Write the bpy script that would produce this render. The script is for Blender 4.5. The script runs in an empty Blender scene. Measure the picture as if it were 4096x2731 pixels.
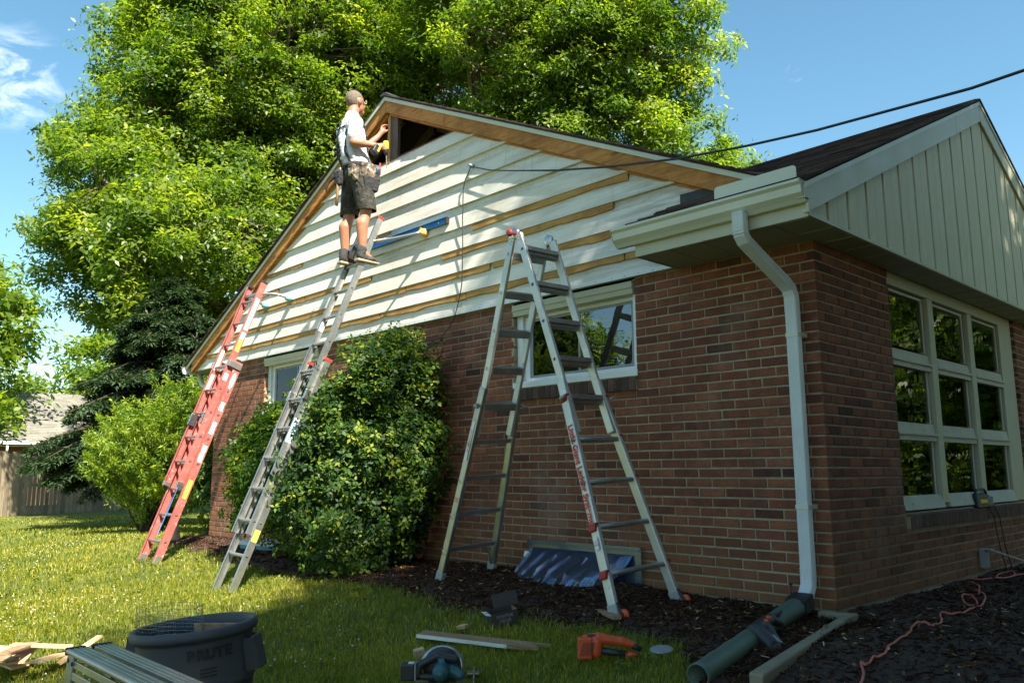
import bpy, math, random
import numpy as np
from mathutils import Vector, Matrix
R = math.radians
C = bpy.context.scene.collection
rng = np.random.default_rng(7)
random.seed(7)

# ------------------------------------------------------------------ camera
cd = bpy.data.cameras.new('camera'); cam = bpy.data.objects.new('camera', cd); C.objects.link(cam)
cd.sensor_width = 36.0; cd.lens = 28.76; cd.clip_start = .05; cd.clip_end = 600
_f = Vector((-.71227055, .68423101, .15652022)); _r = Vector((.69216069, .72172439, -.00524231)); _u = Vector((.11655141, -.1046032, .98766084))
M = Matrix((( _r.x, _u.x, -_f.x), (_r.y, _u.y, -_f.y), (_r.z, _u.z, -_f.z))).to_4x4()
M.translation = Vector((2.40065, -5.07728, .86624)); cam.matrix_world = M
bpy.context.scene.camera = cam

# ------------------------------------------------------------------ light
SUN = Vector((-4.1, 1.0, -4.9)).normalized()          # direction the light travels
elev = math.asin(-SUN.z); az = math.atan2(-SUN.y, -SUN.x)
world = bpy.data.worlds.new('World'); bpy.context.scene.world = world; world.use_nodes = True
wn = world.node_tree; wn.nodes.clear()
sky = wn.nodes.new('ShaderNodeTexSky'); sky.sky_type = 'NISHITA'; sky.sun_disc = False
sky.sun_elevation = elev; sky.sun_rotation = math.pi/2 - az; sky.air_density = 1.0; sky.dust_density = .6; sky.ozone_density = 1.6
bg = wn.nodes.new('ShaderNodeBackground'); bg.inputs[1].default_value = .069
wo = wn.nodes.new('ShaderNodeOutputWorld')
tc = wn.nodes.new('ShaderNodeTexCoord')
def wnode(t, **k):
    n = wn.nodes.new(t)
    for a, b in k.items(): setattr(n, a, b)
    return n
hs = wnode('ShaderNodeHueSaturation'); hs.inputs['Saturation'].default_value = 1.12; hs.inputs['Hue'].default_value = .478; hs.inputs['Value'].default_value = 1.12
wn.links.new(sky.outputs[0], hs.inputs['Color'])
# thin cirrus: stretched noise, kept to two small wisps and a faint scatter
mp = wnode('ShaderNodeMapping'); mp.inputs['Scale'].default_value = (7, 7, 16)
nz = wnode('ShaderNodeTexNoise'); nz.inputs['Scale'].default_value = 2.2; nz.inputs['Detail'].default_value = 9; nz.inputs['Roughness'].default_value = .62
nz.inputs['Distortion'].default_value = .6
wn.links.new(tc.outputs['Generated'], mp.inputs[0]); wn.links.new(mp.outputs[0], nz.inputs['Vector'])
def wisp(d, r0, r1):
    vs = wnode('ShaderNodeVectorMath', operation='DISTANCE'); vs.inputs[1].default_value = d
    wn.links.new(tc.outputs['Generated'], vs.inputs[0])
    mr = wnode('ShaderNodeMapRange'); mr.inputs[1].default_value = r0; mr.inputs[2].default_value = r1
    mr.inputs[3].default_value = 1; mr.inputs[4].default_value = 0
    wn.links.new(vs.outputs['Value'], mr.inputs[0]); return mr.outputs[0]
w1 = wisp((-.905, .172, .395), .0, .062); w2 = wisp((-.392, .812, .433), .0, .012)
ad = wnode('ShaderNodeMath', operation='MAXIMUM'); wn.links.new(w1, ad.inputs[0]); wn.links.new(w2, ad.inputs[1])
cr = wnode('ShaderNodeMapRange'); cr.inputs[1].default_value = .47; cr.inputs[2].default_value = .70
wn.links.new(nz.outputs['Fac'], cr.inputs[0])
ml = wnode('ShaderNodeMath', operation='MULTIPLY'); wn.links.new(cr.outputs[0], ml.inputs[0]); wn.links.new(ad.outputs[0], ml.inputs[1])
ml.use_clamp = True
mx = wnode('ShaderNodeMixRGB'); wn.links.new(ml.outputs[0], mx.inputs[0]); wn.links.new(hs.outputs[0], mx.inputs[1]); mx.inputs[2].default_value = (9.5, 9.8, 10.2, 1)
wn.links.new(mx.outputs[0], bg.inputs[0]); wn.links.new(bg.outputs[0], wo.inputs[0])

sl = bpy.data.lights.new('sun', 'SUN'); sl.energy = 5.0; sl.angle = R(.53); sl.color = (1, .92, .78)
so = bpy.data.objects.new('sun', sl); C.objects.link(so); so.rotation_euler = SUN.to_track_quat('-Z', 'Y').to_euler(); so.location = (10, -5, 20)
vs_ = bpy.context.scene.view_settings; vs_.view_transform = 'Standard'; vs_.look = 'None'; vs_.gamma = 1; vs_.use_curve_mapping = False; vs_.exposure = 1.62
bpy.context.scene.cycles.max_bounces = 8; bpy.context.scene.cycles.transparent_max_bounces = 12
bpy.context.scene.cycles.sample_clamp_indirect = 6

# ------------------------------------------------------------------ materials
class NT:
    def __init__(s, name):
        s.m = bpy.data.materials.new(name); s.m.use_nodes = True; s.t = s.m.node_tree; s.t.nodes.clear()
        s.o = s.t.nodes.new('ShaderNodeOutputMaterial'); s.b = s.t.nodes.new('ShaderNodeBsdfPrincipled'); s.link(s.b.outputs[0], s.o.inputs[0])
    def n(s, t, **k):
        x = s.t.nodes.new(t)
        for a, b in k.items(): setattr(x, a, b)
        return x
    def link(s, a, b): s.t.links.new(a, b)
    def coords(s, scale=(1, 1, 1), kind='Object'):
        c = s.n('ShaderNodeTexCoord'); m = s.n('ShaderNodeMapping'); m.inputs['Scale'].default_value = scale
        s.link(c.outputs[kind], m.inputs[0]); return m.outputs[0]
    def noise(s, scale, co, detail=6, rough=.6, dist=0):
        x = s.n('ShaderNodeTexNoise'); x.inputs['Scale'].default_value = scale; x.inputs['Detail'].default_value = detail
        x.inputs['Roughness'].default_value = rough; x.inputs['Distortion'].default_value = dist; s.link(co, x.inputs['Vector']); return x.outputs['Fac']
    def ramp(s, fac, stops):
        r = s.n('ShaderNodeValToRGB'); e = r.color_ramp.elements
        while len(e) < len(stops): e.new(.5)
        for i, (p, c) in enumerate(stops): e[i].position = p; e[i].color = (*c, 1)
        s.link(fac, r.inputs[0]); return r.outputs[0]
    def mix(s, fac, a, b, kind='MIX'):
        x = s.n('ShaderNodeMixRGB', blend_type=kind)
        for i, v in enumerate((fac, a, b)):
            if hasattr(v, 'links') or hasattr(v, 'is_linked'): s.link(v, x.inputs[i])
            elif isinstance(v, tuple): x.inputs[i].default_value = (*v, 1)
            else: x.inputs[i].default_value = v
        return x.outputs[0]
    def math(s, op, a, b=None):
        x = s.n('ShaderNodeMath', operation=op)
        for i, v in enumerate((a, b)):
            if v is None: continue
            if isinstance(v, (int, float)): x.inputs[i].default_value = v
            else: s.link(v, x.inputs[i])
        return x.outputs[0]
    def bump(s, h, strength, dist=.01):
        b = s.n('ShaderNodeBump'); b.inputs['Strength'].default_value = strength; b.inputs['Distance'].default_value = dist
        s.link(h, b.inputs['Height']); s.link(b.outputs[0], s.b.inputs['Normal'])
    def set(s, **k):
        for a, v in k.items():
            i = s.b.inputs[a.replace('_', ' ')]
            if isinstance(v, (int, float)): i.default_value = v
            elif isinstance(v, tuple): i.default_value = (*v, 1) if len(v) == 3 else v
            else: s.link(v, i)
        return s.m

def plain(name, c0, c1=None, rough=.5, metal=0, scale=6, bump=.15, bscale=60, stretch=(1, 1, 1), dirt=None, dirt_at=.62, **kw):
    t = NT(name); co = t.coords(stretch)
    c1 = c1 or tuple(v*.8 for v in c0)
    col = t.ramp(t.noise(scale, co, 8, .65), [(.3, c0), (.7, c1)])
    if dirt:
        d = t.ramp(t.noise(scale*2.7, co, 10, .72, .4), [(dirt_at, (0, 0, 0)), (dirt_at+.09, (1, 1, 1))])
        col = t.mix(d, col, dirt)
    rg = t.ramp(t.noise(scale*3, co), [(.3, (rough*.8,)*3), (.7, (min(1, rough*1.15),)*3)])
    t.set(Base_Color=col, Roughness=rg, Metallic=metal, **kw)
    if bump: t.bump(t.noise(bscale, co, 5), bump, .004)
    return t.m

def tone(t):       # a random number per piece: object random plus a mesh attribute for joined pieces
    oi = t.n('ShaderNodeObjectInfo'); at = t.n('ShaderNodeAttribute'); at.attribute_name = 'tone'
    return t.math('FRACT', t.math('ADD', oi.outputs['Random'], at.outputs['Fac']))

def brick_mat(name, stops, eff=True):
    t = NT(name); tn = tone(t); co = t.coords(kind='Object'); g = t.n('ShaderNodeNewGeometry')
    base = t.ramp(tn, stops)
    co3 = g.outputs['Position']
    spk = t.ramp(t.noise(95, co3, 4, .7), [(.35, (.55, .5, .5)), (.55, (1, 1, 1)), (.75, (1.25, 1.15, 1.05))])
    col = t.mix(1, base, spk, 'MULTIPLY')
    blot = t.ramp(t.noise(9, co3, 6, .6), [(.35, (.72, .7, .7)), (.65, (1.15, 1.1, 1.05))])
    col = t.mix(1, col, blot, 'MULTIPLY')
    if eff:
        e = t.math('MULTIPLY', t.ramp(t.noise(1.1, co3, 5, .6), [(.55, (0, 0, 0)), (.75, (1, 1, 1))]), t.noise(30, co3, 5, .7))
        col = t.mix(t.math('MULTIPLY', e, .55), col, (.40, .34, .30))
    sz = t.n('ShaderNodeSeparateXYZ'); t.link(co3, sz.inputs[0]); mr = t.n('ShaderNodeMapRange'); mr.inputs[1].default_value = .62; mr.inputs[2].default_value = .0; t.link(sz.outputs[2], mr.inputs[0])
    splash = t.math('MULTIPLY', mr.outputs[0], t.ramp(t.noise(2.4, co3, 6, .65), [(.30, (.25, .25, .25)), (.62, (1, 1, 1))]))
    col = t.mix(t.math('MULTIPLY', splash, .62), col, (.27, .135, .045))     # earth splashed up from the bed
    mv = t.n('ShaderNodeMapping'); mv.inputs['Scale'].default_value = (1, 1, .12); t.link(co3, mv.inputs[0])
    col = t.mix(t.ramp(t.noise(5.5, mv.outputs[0], 7, .7), [(.55, (0, 0, 0)), (.72, (.4, .4, .4))]), col, (.10, .055, .040))
    chip = t.ramp(t.noise(70, co3, 3, .6), [(.70, (0, 0, 0)), (.73, (.7, .7, .7))]); col = t.mix(chip, col, (.055, .035, .03))
    t.set(Base_Color=col, Roughness=.88)
    t.bump(t.noise(75, co3, 8, .8), .8, .009)
    return t.m
M_brick = brick_mat('brick', [(0, (.075, .028, .017)), (.06, (.17, .057, .033)), (.35, (.215, .074, .040)), (.65, (.255, .090, .046)), (.9, (.32, .120, .058)), (1, (.25, .10, .06))])
M_brick_dark = brick_mat('sill brick', [(0, (.07, .04, .032)), (1, (.15, .085, .062))])
def mortar():
    t = NT('mortar'); g = t.n('ShaderNodeNewGeometry'); p = g.outputs['Position']
    t.set(Base_Color=t.mix(t.ramp(t.noise(1.7, p, 7, .7), [(.42, (0, 0, 0)), (.66, (.75, .75, .75))]), t.ramp(t.noise(14, p), [(.3, (.29, .25, .16)), (.7, (.42, .365, .24))]), (.17, .12, .075)), Roughness=.95); t.bump(t.noise(160, p), .6, .004); return t.m
M_mortar = mortar()
M_concrete = plain('concrete', (.31, .255, .16), (.20, .165, .105), .9, scale=5, bump=.5, bscale=90, dirt=(.10, .085, .06))
def siding():
    t = NT('painted siding'); g = t.n('ShaderNodeNewGeometry'); p = g.outputs['Position']
    m = t.n('ShaderNodeMapping'); m.inputs['Scale'].default_value = (.35, 1, 3.5); t.link(p, m.inputs[0]); mp_ = m.outputs[0]
    tn = tone(t)
    col = t.mix(t.math('MULTIPLY', tn, .5), (.74, .725, .66), (.66, .64, .56))
    col = t.mix(t.ramp(t.noise(3.2, mp_, 8, .65), [(.46, (0, 0, 0)), (.66, (.65, .65, .65))]), col, (.48, .42, .33))
    m2 = t.n('ShaderNodeMapping'); m2.inputs['Scale'].default_value = (1, 1, .16); t.link(p, m2.inputs[0])
    col = t.mix(t.ramp(t.noise(17, m2.outputs[0], 8, .7), [(.56, (0, 0, 0)), (.74, (.6, .6, .6))]), col, (.42, .37, .30))
    # weather stain near the low right end and flaked spots
    col = t.mix(t.ramp(t.noise(34, p, 7, .75), [(.665, (0, 0, 0)), (.69, (.85, .85, .85))]), col, (.25, .17, .11))
    sx = t.n('ShaderNodeSeparateXYZ'); t.link(p, sx.inputs[0])
    st = t.n('ShaderNodeMapRange'); st.inputs[1].default_value = -2.1; st.inputs[2].default_value = -.9; t.link(sx.outputs[0], st.inputs[0])
    fr = t.n('ShaderNodeMapRange'); sz_ = t.math('FRACT', t.math('DIVIDE', t.math('SUBTRACT', sx.outputs[2], 2.35), .2222)); fr.inputs[1].default_value = .45; fr.inputs[2].default_value = .62; t.link(sz_, fr.inputs[0])
    m4 = t.n('ShaderNodeMapping'); m4.inputs['Scale'].default_value = (.8, 1, 30); t.link(p, m4.inputs[0])
    gl_ = t.math('MULTIPLY', fr.outputs[0], t.ramp(t.noise(3.0, m4.outputs[0], 6, .7), [(.52, (0, 0, 0)), (.56, (1, 1, 1)), (.60, (0, 0, 0))])); col = t.mix(t.math('MULTIPLY', gl_, .6), col, (.22, .17, .12))   # grime lines and cracks along the old laps
    sm = t.math('MULTIPLY', st.outputs[0], t.ramp(t.noise(6, mp_, 9, .7), [(.42, (0, 0, 0)), (.62, (1, 1, 1))]))
    col = t.mix(t.math('MULTIPLY', sm, .75), col, (.24, .21, .17))
    t.set(Base_Color=col, Roughness=.62); t.bump(t.noise(38, mp_, 6, .7), .25, .006); return t.m
M_siding = siding()
def wood(name, a, b, c, axis=0, knots=True, rough=.75):
    t = NT(name); s = [9, 9, 9]; s[axis] = .8; co = t.coords(tuple(s)); 
    w = t.noise(5, co, 8, .65, .8)
    col = t.ramp(w, [(.32, a), (.5, b), (.68, c)])
    if knots:
        v = t.n('ShaderNodeTexVoronoi'); v.inputs['Scale'].default_value = 1.0; sc = [4.2, 4.2, 4.2]; sc[axis] = 1.6
        t.link(t.coords(tuple(sc)), v.inputs['Vector'])
        k = t.ramp(v.outputs['Distance'], [(.06, (1, 1, 1)), (.14, (0, 0, 0))]); col = t.mix(k, col, tuple(x*.28 for x in a))
    st = t.ramp(t.noise(2.2, t.coords((1, 1, 1)), 8, .7), [(.45, (1, 1, 1)), (.72, (.55, .47, .42))]); col = t.mix(1, col, st, 'MULTIPLY')
    t.set(Base_Color=col, Roughness=rough); t.bump(w, .25, .004); return t.m
M_rake = wood('weathered pine', (.30, .11, .018), (.47, .195, .038), (.57, .28, .075))
M_strip = wood('fibreboard strip', (.40, .22, .055), (.47, .265, .075), (.52, .31, .10), knots=False, rough=.9)
M_stud = wood('old stud', (.09, .07, .055), (.15, .115, .085), (.20, .16, .12), axis=2)
M_stud_new = wood('cut stud edge', (.40, .20, .08), (.50, .27, .11), (.55, .32, .15), axis=2)
M_wood = wood('fresh pine', (.50, .33, .17), (.60, .42, .24), (.68, .52, .33))
M_wood_old = wood('old scrap wood', (.22, .125, .06), (.34, .205, .11), (.44, .29, .17))
M_paintedge = plain('white painted edge', (.78, .77, .72), (.66, .63, .55), .5)
M_cream_old = plain('flaking cream paint', (.50, .48, .38), (.42, .40, .31), .6, scale=5, bump=.3, dirt=(.17, .13, .09), dirt_at=.60)
M_trim = plain('white aluminium trim', (.62, .63, .53), (.55, .56, .46), .4, scale=2, bump=.05, dirt=(.42, .41, .34), dirt_at=.66)
M_beige = plain('cream coated metal', (.50, .49, .37), (.43, .42, .31), .42, scale=2, bump=.05, dirt=(.27, .26, .19), dirt_at=.68)
M_white = plain('white vinyl', (.78, .80, .79), (.70, .72, .70), .35, scale=3, bump=.03, dirt=(.5, .48, .42), dirt_at=.70)
M_down = plain('white downspout', (.66, .70, .70), (.56, .60, .60), .38, scale=3, bump=.06, dirt=(.38, .36, .30), dirt_at=.68)
def vinyl():
    t = NT('ribbed vinyl board'); co = t.coords((60, 60, 2.2)); w = t.noise(3, co, 6, .6, .5)
    t.set(Base_Color=t.ramp(w, [(.3, (.46, .45, .32)), (.7, (.64, .62, .46))]), Roughness=.55); t.bump(w, .45, .005); return t.m
M_vinyl = vinyl()
def soffit():
    t = NT('soffit panel'); co = t.coords((1, 1, 1)); v = t.n('ShaderNodeTexVoronoi'); v.inputs['Scale'].default_value = 80; t.link(co, v.inputs['Vector'])
    t.set(Base_Color=t.mix(t.ramp(v.outputs['Distance'], [(.12, (1, 1, 1)), (.2, (0, 0, 0))]), (.30, .29, .22), (.13, .12, .09)), Roughness=.6); return t.m
M_soffit = soffit()
def shingle(name, a, b):
    t = NT(name); g = t.n('ShaderNodeNewGeometry'); p = g.outputs['Position']; tn = tone(t)
    col = t.mix(tn, a, b); col = t.mix(1, col, t.ramp(t.noise(260, p, 3, .8), [(.3, (.45, .45, .5)), (.7, (1.5, 1.45, 1.4))]), 'MULTIPLY')
    t.set(Base_Color=col, Roughness=.92); t.bump(t.noise(300, p, 3, .8), .6, .004); return t.m
M_shingle = shingle('dark brown shingle', (.022, .015, .015), (.125, .085, .075))
M_shingle_grey = shingle('pale grey shingle', (.17, .165, .14), (.24, .235, .20))
M_black = plain('black plastic', (.018, .018, .020), (.03, .03, .032), .45, bump=.1)
M_rubber = plain('black rubber', (.012, .012, .012), (.02, .02, .02), .6, bump=.1)
M_felt = plain('black roofing felt', (.035, .037, .042), (.06, .062, .07), .8, dirt=(.02, .02, .02), dirt_at=.55)
M_alu = plain('worn aluminium', (.50, .51, .50), (.34, .35, .34), .36, metal=.85, scale=7, bump=.12, bscale=120, dirt=(.16, .15, .14), dirt_at=.64)
M_alu_paint = plain('scuffed ladder rail', (.64, .65, .62), (.48, .50, .47), .38, metal=.45, scale=8, bump=.15, dirt=(.035, .035, .035), dirt_at=.62)
M_alu_dull = plain('dull aluminium rung', (.40, .40, .38), (.28, .28, .27), .42, metal=.7, scale=9, dirt=(.10, .09, .08))
M_steel = plain('steel', (.55, .55, .56), (.42, .42, .43), .3, metal=.95, scale=9)
M_redfib = plain('red fibreglass', (.33, .060, .050), (.42, .13, .11), .6, scale=9, bump=.3, dirt=(.62, .42, .38), dirt_at=.58)
M_redplastic = plain('red plastic', (.42, .04, .03), (.30, .03, .02), .45)
M_label_y = plain('yellow label', (.72, .55, .08), (.62, .42, .06), .5, dirt=(.5, .12, .06))
M_label_w = plain('white label', (.78, .78, .76), (.72, .72, .70), .5, dirt=(.45, .30, .26), dirt_at=.68)
M_blue = plain('blue anodised metal', (.02, .16, .42), (.03, .20, .50), .35, metal=.3)
M_yellow = plain('yellow plastic', (.80, .50, .03), (.74, .44, .03), .4)
M_pad = plain('yellow foam pad', (.80, .48, .12), (.70, .40, .09), .8)
M_teal = plain('teal rubber pad', (.15, .38, .42), (.22, .46, .50), .6)
M_red_txt = plain('red print', (.62, .03, .02), (.55, .03, .02), .5, bump=0)
M_blue_txt = plain('blue print', (.03, .22, .55), (.03, .2, .5), .5, bump=0)
M_dark_txt = plain('dark print', (.03, .03, .04), (.03, .03, .04), .7, bump=0)
M_grey_txt = plain('grey print', (.22, .22, .22), (.2, .2, .2), .7, bump=0)
M_skin = plain('skin', (.46, .21, .125), (.38, .16, .09), .5, scale=12, bump=.1)
M_hair = plain('short brown grey hair', (.085, .06, .045), (.20, .16, .13), .9, scale=60, bump=.6, bscale=200)
def cloth(name, stops, scale=7, rough=.85):
    t = NT(name); co = t.coords(); t.set(Base_Color=t.ramp(t.noise(scale, co, 4, .55, .5), stops), Roughness=rough); t.bump(t.noise(13, co, 4, .5, 1.2), .9, .03); return t.m
M_tshirt = cloth('light grey t shirt', [(.3, (.56, .59, .66)), (.7, (.66, .69, .74))])
M_camo = cloth('camouflage cloth', [(.40, (.022, .021, .018)), (.50, (.045, .043, .034)), (.56, (.030, .030, .024)), (.68, (.10, .09, .07))], 20)
M_pouch = cloth('worn leather', [(.38, (.05, .04, .03)), (.50, (.17, .13, .09)), (.60, (.36, .31, .24))], 14)
M_strap = cloth('black webbing', [(.3, (.02, .02, .022)), (.7, (.035, .035, .038))])
M_shoe = cloth('dark trainer', [(.3, (.03, .03, .032)), (.7, (.06, .06, .06))], 20)
M_sole = plain('tan shoe sole', (.42, .34, .24), (.34, .27, .18), .8)
M_can = plain('dark grey plastic', (.045, .048, .055), (.06, .064, .072), .55, scale=4, bump=.25, bscale=140, dirt=(.12, .12, .12), dirt_at=.68)
M_orange = plain('orange plastic', (.62, .09, .025), (.54, .07, .02), .42, scale=14, bump=.15, dirt=(.2, .05, .02), dirt_at=.68)
M_tealtool = plain('teal tool housing', (.02, .12, .13), (.02, .09, .10), .4)
M_cordred = plain('orange cord', (.62, .17, .11), (.52, .12, .08), .5, bump=.1)
M_cable = plain('black cable', (.012, .012, .014), (.02, .02, .022), .5, bump=.1)
M_pipe = plain('green corrugated pipe', (.075, .115, .085), (.10, .14, .105), .5, scale=4, bump=.25, dirt=(.05, .04, .03))
M_box = plain('printed carton', (.035, .03, .028), (.05, .042, .038), .6)
M_carton = plain('brown cardboard', (.34, .19, .08), (.26, .14, .06), .85)
M_grey = plain('grey plastic', (.30, .31, .32), (.24, .25, .26), .5)
M_curtain = cloth('curtain', [(.3, (.10, .085, .075)), (.7, (.16, .14, .13))])
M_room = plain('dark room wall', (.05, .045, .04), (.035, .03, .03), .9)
M_plaque = plain('pale fibreglass', (.62, .60, .55), (.5, .5, .47), .5, dirt=(.3, .28, .22))
def glassm(name, refl, tint, rough=.01):
    t = NT(name); t.t.nodes.remove(t.b)
    fr = t.n('ShaderNodeFresnel'); fr.inputs[0].default_value = refl
    gl = t.n('ShaderNodeBsdfGlossy'); gl.inputs['Roughness'].default_value = rough; gl.inputs[0].default_value = (.95, .97, 1, 1)
    tr = t.n('ShaderNodeBsdfTransparent'); tr.inputs[0].default_value = (*tint, 1); m = t.n('ShaderNodeMixShader')
    g = t.n('ShaderNodeNewGeometry'); bp_ = t.n('ShaderNodeBump'); bp_.inputs['Strength'].default_value = .12; bp_.inputs['Distance'].default_value = .01; t.link(t.noise(5, g.outputs['Position'], 2, .5), bp_.inputs['Height']); t.link(bp_.outputs[0], gl.inputs['Normal'])
    t.link(fr.outputs[0], m.inputs[0]); t.link(tr.outputs[0], m.inputs[1]); t.link(gl.outputs[0], m.inputs[2]); t.link(m.outputs[0], t.o.inputs[0]); return t.m
M_glass = glassm('window glass', 1.38, (.5, .52, .5))
M_glass2 = glassm('side window glass', 2.6, (.4, .42, .45))
def plastic_clear():
    t = NT('clear blue plastic'); t.t.nodes.remove(t.b)
    fr = t.n('ShaderNodeLayerWeight'); fr.inputs[0].default_value = .45
    gl = t.n('ShaderNodeBsdfGlossy'); gl.inputs['Roughness'].default_value = .16; gl.inputs[0].default_value = (.8, .88, 1, 1)
    df = t.n('ShaderNodeBsdfDiffuse'); df.inputs[0].default_value = (.30, .38, .48, 1)
    tr = t.n('ShaderNodeBsdfTransparent'); tr.inputs[0].default_value = (.76, .82, .90, 1)
    m = t.n('ShaderNodeMixShader'); m2 = t.n('ShaderNodeMixShader'); m2.inputs[0].default_value = .09
    t.link(tr.outputs[0], m2.inputs[1]); t.link(df.outputs[0], m2.inputs[2])
    t.link(fr.outputs['Fresnel'], m.inputs[0]); t.link(m2.outputs[0], m.inputs[1]); t.link(gl.outputs[0], m.inputs[2]); t.link(m.outputs[0], t.o.inputs[0]); return t.m
M_clear = plastic_clear()
def leafm(name, stops, trans, tmix=.4, rough=.4, spec=.5):
    t = NT(name); at = t.n('ShaderNodeAttribute'); at.attribute_name = 'tone'
    col = t.ramp(at.outputs['Fac'], stops); t.set(Base_Color=col, Roughness=rough); t.b.inputs['Specular IOR Level'].default_value = spec
    tl = t.n('ShaderNodeBsdfTranslucent'); c2 = t.mix(1, col, trans, 'MULTIPLY'); t.link(c2, tl.inputs[0])
    m = t.n('ShaderNodeMixShader'); m.inputs[0].default_value = tmix; t.link(t.b.outputs[0], m.inputs[1]); t.link(tl.outputs[0], m.inputs[2]); t.link(m.outputs[0], t.o.inputs[0]); return t.m
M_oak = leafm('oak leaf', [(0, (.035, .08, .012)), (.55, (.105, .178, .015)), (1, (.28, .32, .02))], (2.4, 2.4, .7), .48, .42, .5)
M_spruce = leafm('spruce needle', [(0, (.012, .032, .014)), (.7, (.03, .065, .022)), (1, (.06, .10, .03))], (1.4, 1.5, .8), .2, .6)
M_holly = leafm('holly leaf', [(0, (.014, .042, .010)), (.5, (.035, .085, .014)), (.78, (.10, .17, .02)), (1, (.24, .28, .03))], (2.6, 2.4, .5), .34, .5, .25)
M_yew = leafm('yew needle', [(0, (.05, .11, .012)), (.6, (.15, .24, .018)), (1, (.34, .40, .03))], (2.2, 2.2, .6), .38, .5)
M_grass = leafm('grass blade', [(0, (.06, .11, .010)), (.45, (.18, .215, .012)), (.85, (.37, .335, .02)), (1, (.52, .44, .12))], (2.2, 2.0, .5), .42, .5)
M_bark = plain('bark', (.10, .075, .055), (.055, .042, .032), .95, scale=8, bump=.9, bscale=30, stretch=(1, 1, .25))
M_bark_light = plain('grey bark', (.17, .13, .095), (.10, .078, .058), .95, scale=8, bump=.8, bscale=30, stretch=(1, 1, .3))
M_clover = plain('clover flower', (.60, .56, .42), (.5, .46, .3), .8, bump=0)
def soil():
    t = NT('dark mulch'); g = t.n('ShaderNodeNewGeometry'); p = g.outputs['Position']
    t.set(Base_Color=t.ramp(t.noise(26, p, 8, .7), [(.3, (.035, .018, .010)), (.55, (.08, .043, .024)), (.75, (.15, .085, .05))]), Roughness=.95); t.bump(t.noise(40, p, 8, .75), 1, .03); return t.m
M_soil = soil()
def lawnm():
    t = NT('lawn soil and thatch'); g = t.n('ShaderNodeNewGeometry'); p = g.outputs['Position']
    a = t.ramp(t.noise(60, p, 6, .7), [(.3, (.05, .07, .010)), (.55, (.14, .17, .016)), (.75, (.24, .23, .05))])
    b = t.ramp(t.noise(.9, p, 5, .6), [(.35, (.8, .9, .7)), (.65, (1.25, 1.15, .9))])
    t.set(Base_Color=t.mix(1, a, b, 'MULTIPLY'), Roughness=.95); t.bump(t.noise(90, p, 5, .8), 1, .03); return t.m
M_lawn = lawnm()
M_dead = leafm('dead leaf', [(0, (.16, .09, .035)), (1, (.42, .30, .14))], (1, 1, .8), .15, .8, .1)
def chipm():
    t = NT('bark chip'); at = t.n('ShaderNodeAttribute'); at.attribute_name = 'tone'
    g = t.n('ShaderNodeNewGeometry'); c_ = t.ramp(at.outputs['Fac'], [(0, (.026, .013, .008)), (.6, (.075, .038, .021)), (.88, (.16, .085, .045)), (1, (.34, .20, .10))]); c_ = t.mix(1, c_, t.ramp(t.noise(120, g.outputs['Position'], 5, .7), [(.3, (.5, .5, .5)), (.7, (1.5, 1.4, 1.3))]), 'MULTIPLY'); t.set(Base_Color=c_, Roughness=.95); t.b.inputs['Specular IOR Level'].default_value = .12; return t.m
M_chip = chipm()
def fencem():
    t = NT('weathered fence wood'); g = t.n('ShaderNodeNewGeometry'); m = t.n('ShaderNodeMapping'); m.inputs['Scale'].default_value = (9, 9, .8); t.link(g.outputs['Position'], m.inputs[0])
    c = t.ramp(t.noise(4, m.outputs[0], 8, .65), [(.3, (.13, .105, .075)), (.7, (.28, .235, .17))]); c = t.mix(1, c, t.ramp(tone(t), [(0, (.55, .55, .55)), (1, (1.3, 1.25, 1.15))]), 'MULTIPLY')
    t.set(Base_Color=c, Roughness=.95); return t.m
M_fence = fencem()

# ------------------------------------------------------------------ mesh helpers
def wl(o):
    v = Vector((0, 0, 0))
    while o: v = v + o.location; o = o.parent
    return v
def link(name, me, mat, parent=None):
    o = bpy.data.objects.new(name, me); C.objects.link(o)
    if mat is not None and not me.materials:
        for m in (mat if isinstance(mat, (list, tuple)) else [mat]): me.materials.append(m)
    if parent: o.parent = parent
    return o
def tag(o, label, cat, group=None):
    o['label'] = label; o['category'] = cat
    if group: o['group'] = group
    return o
def thing(name, label, cat, loc=(0, 0, 0), group=None):
    o = bpy.data.objects.new(name, None); C.objects.link(o); o.location = loc; o.empty_display_size = .1
    return tag(o, label, cat, group)
def struct(o, kind='structure'): o['kind'] = kind; return o

def axes(d, up=Vector((0, 0, 1))):
    d = Vector(d).normalized(); s = d.cross(up)
    if s.length < 1e-4: s = d.cross(Vector((1, 0, 0)))
    s.normalize(); return d, s, s.cross(d)

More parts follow.
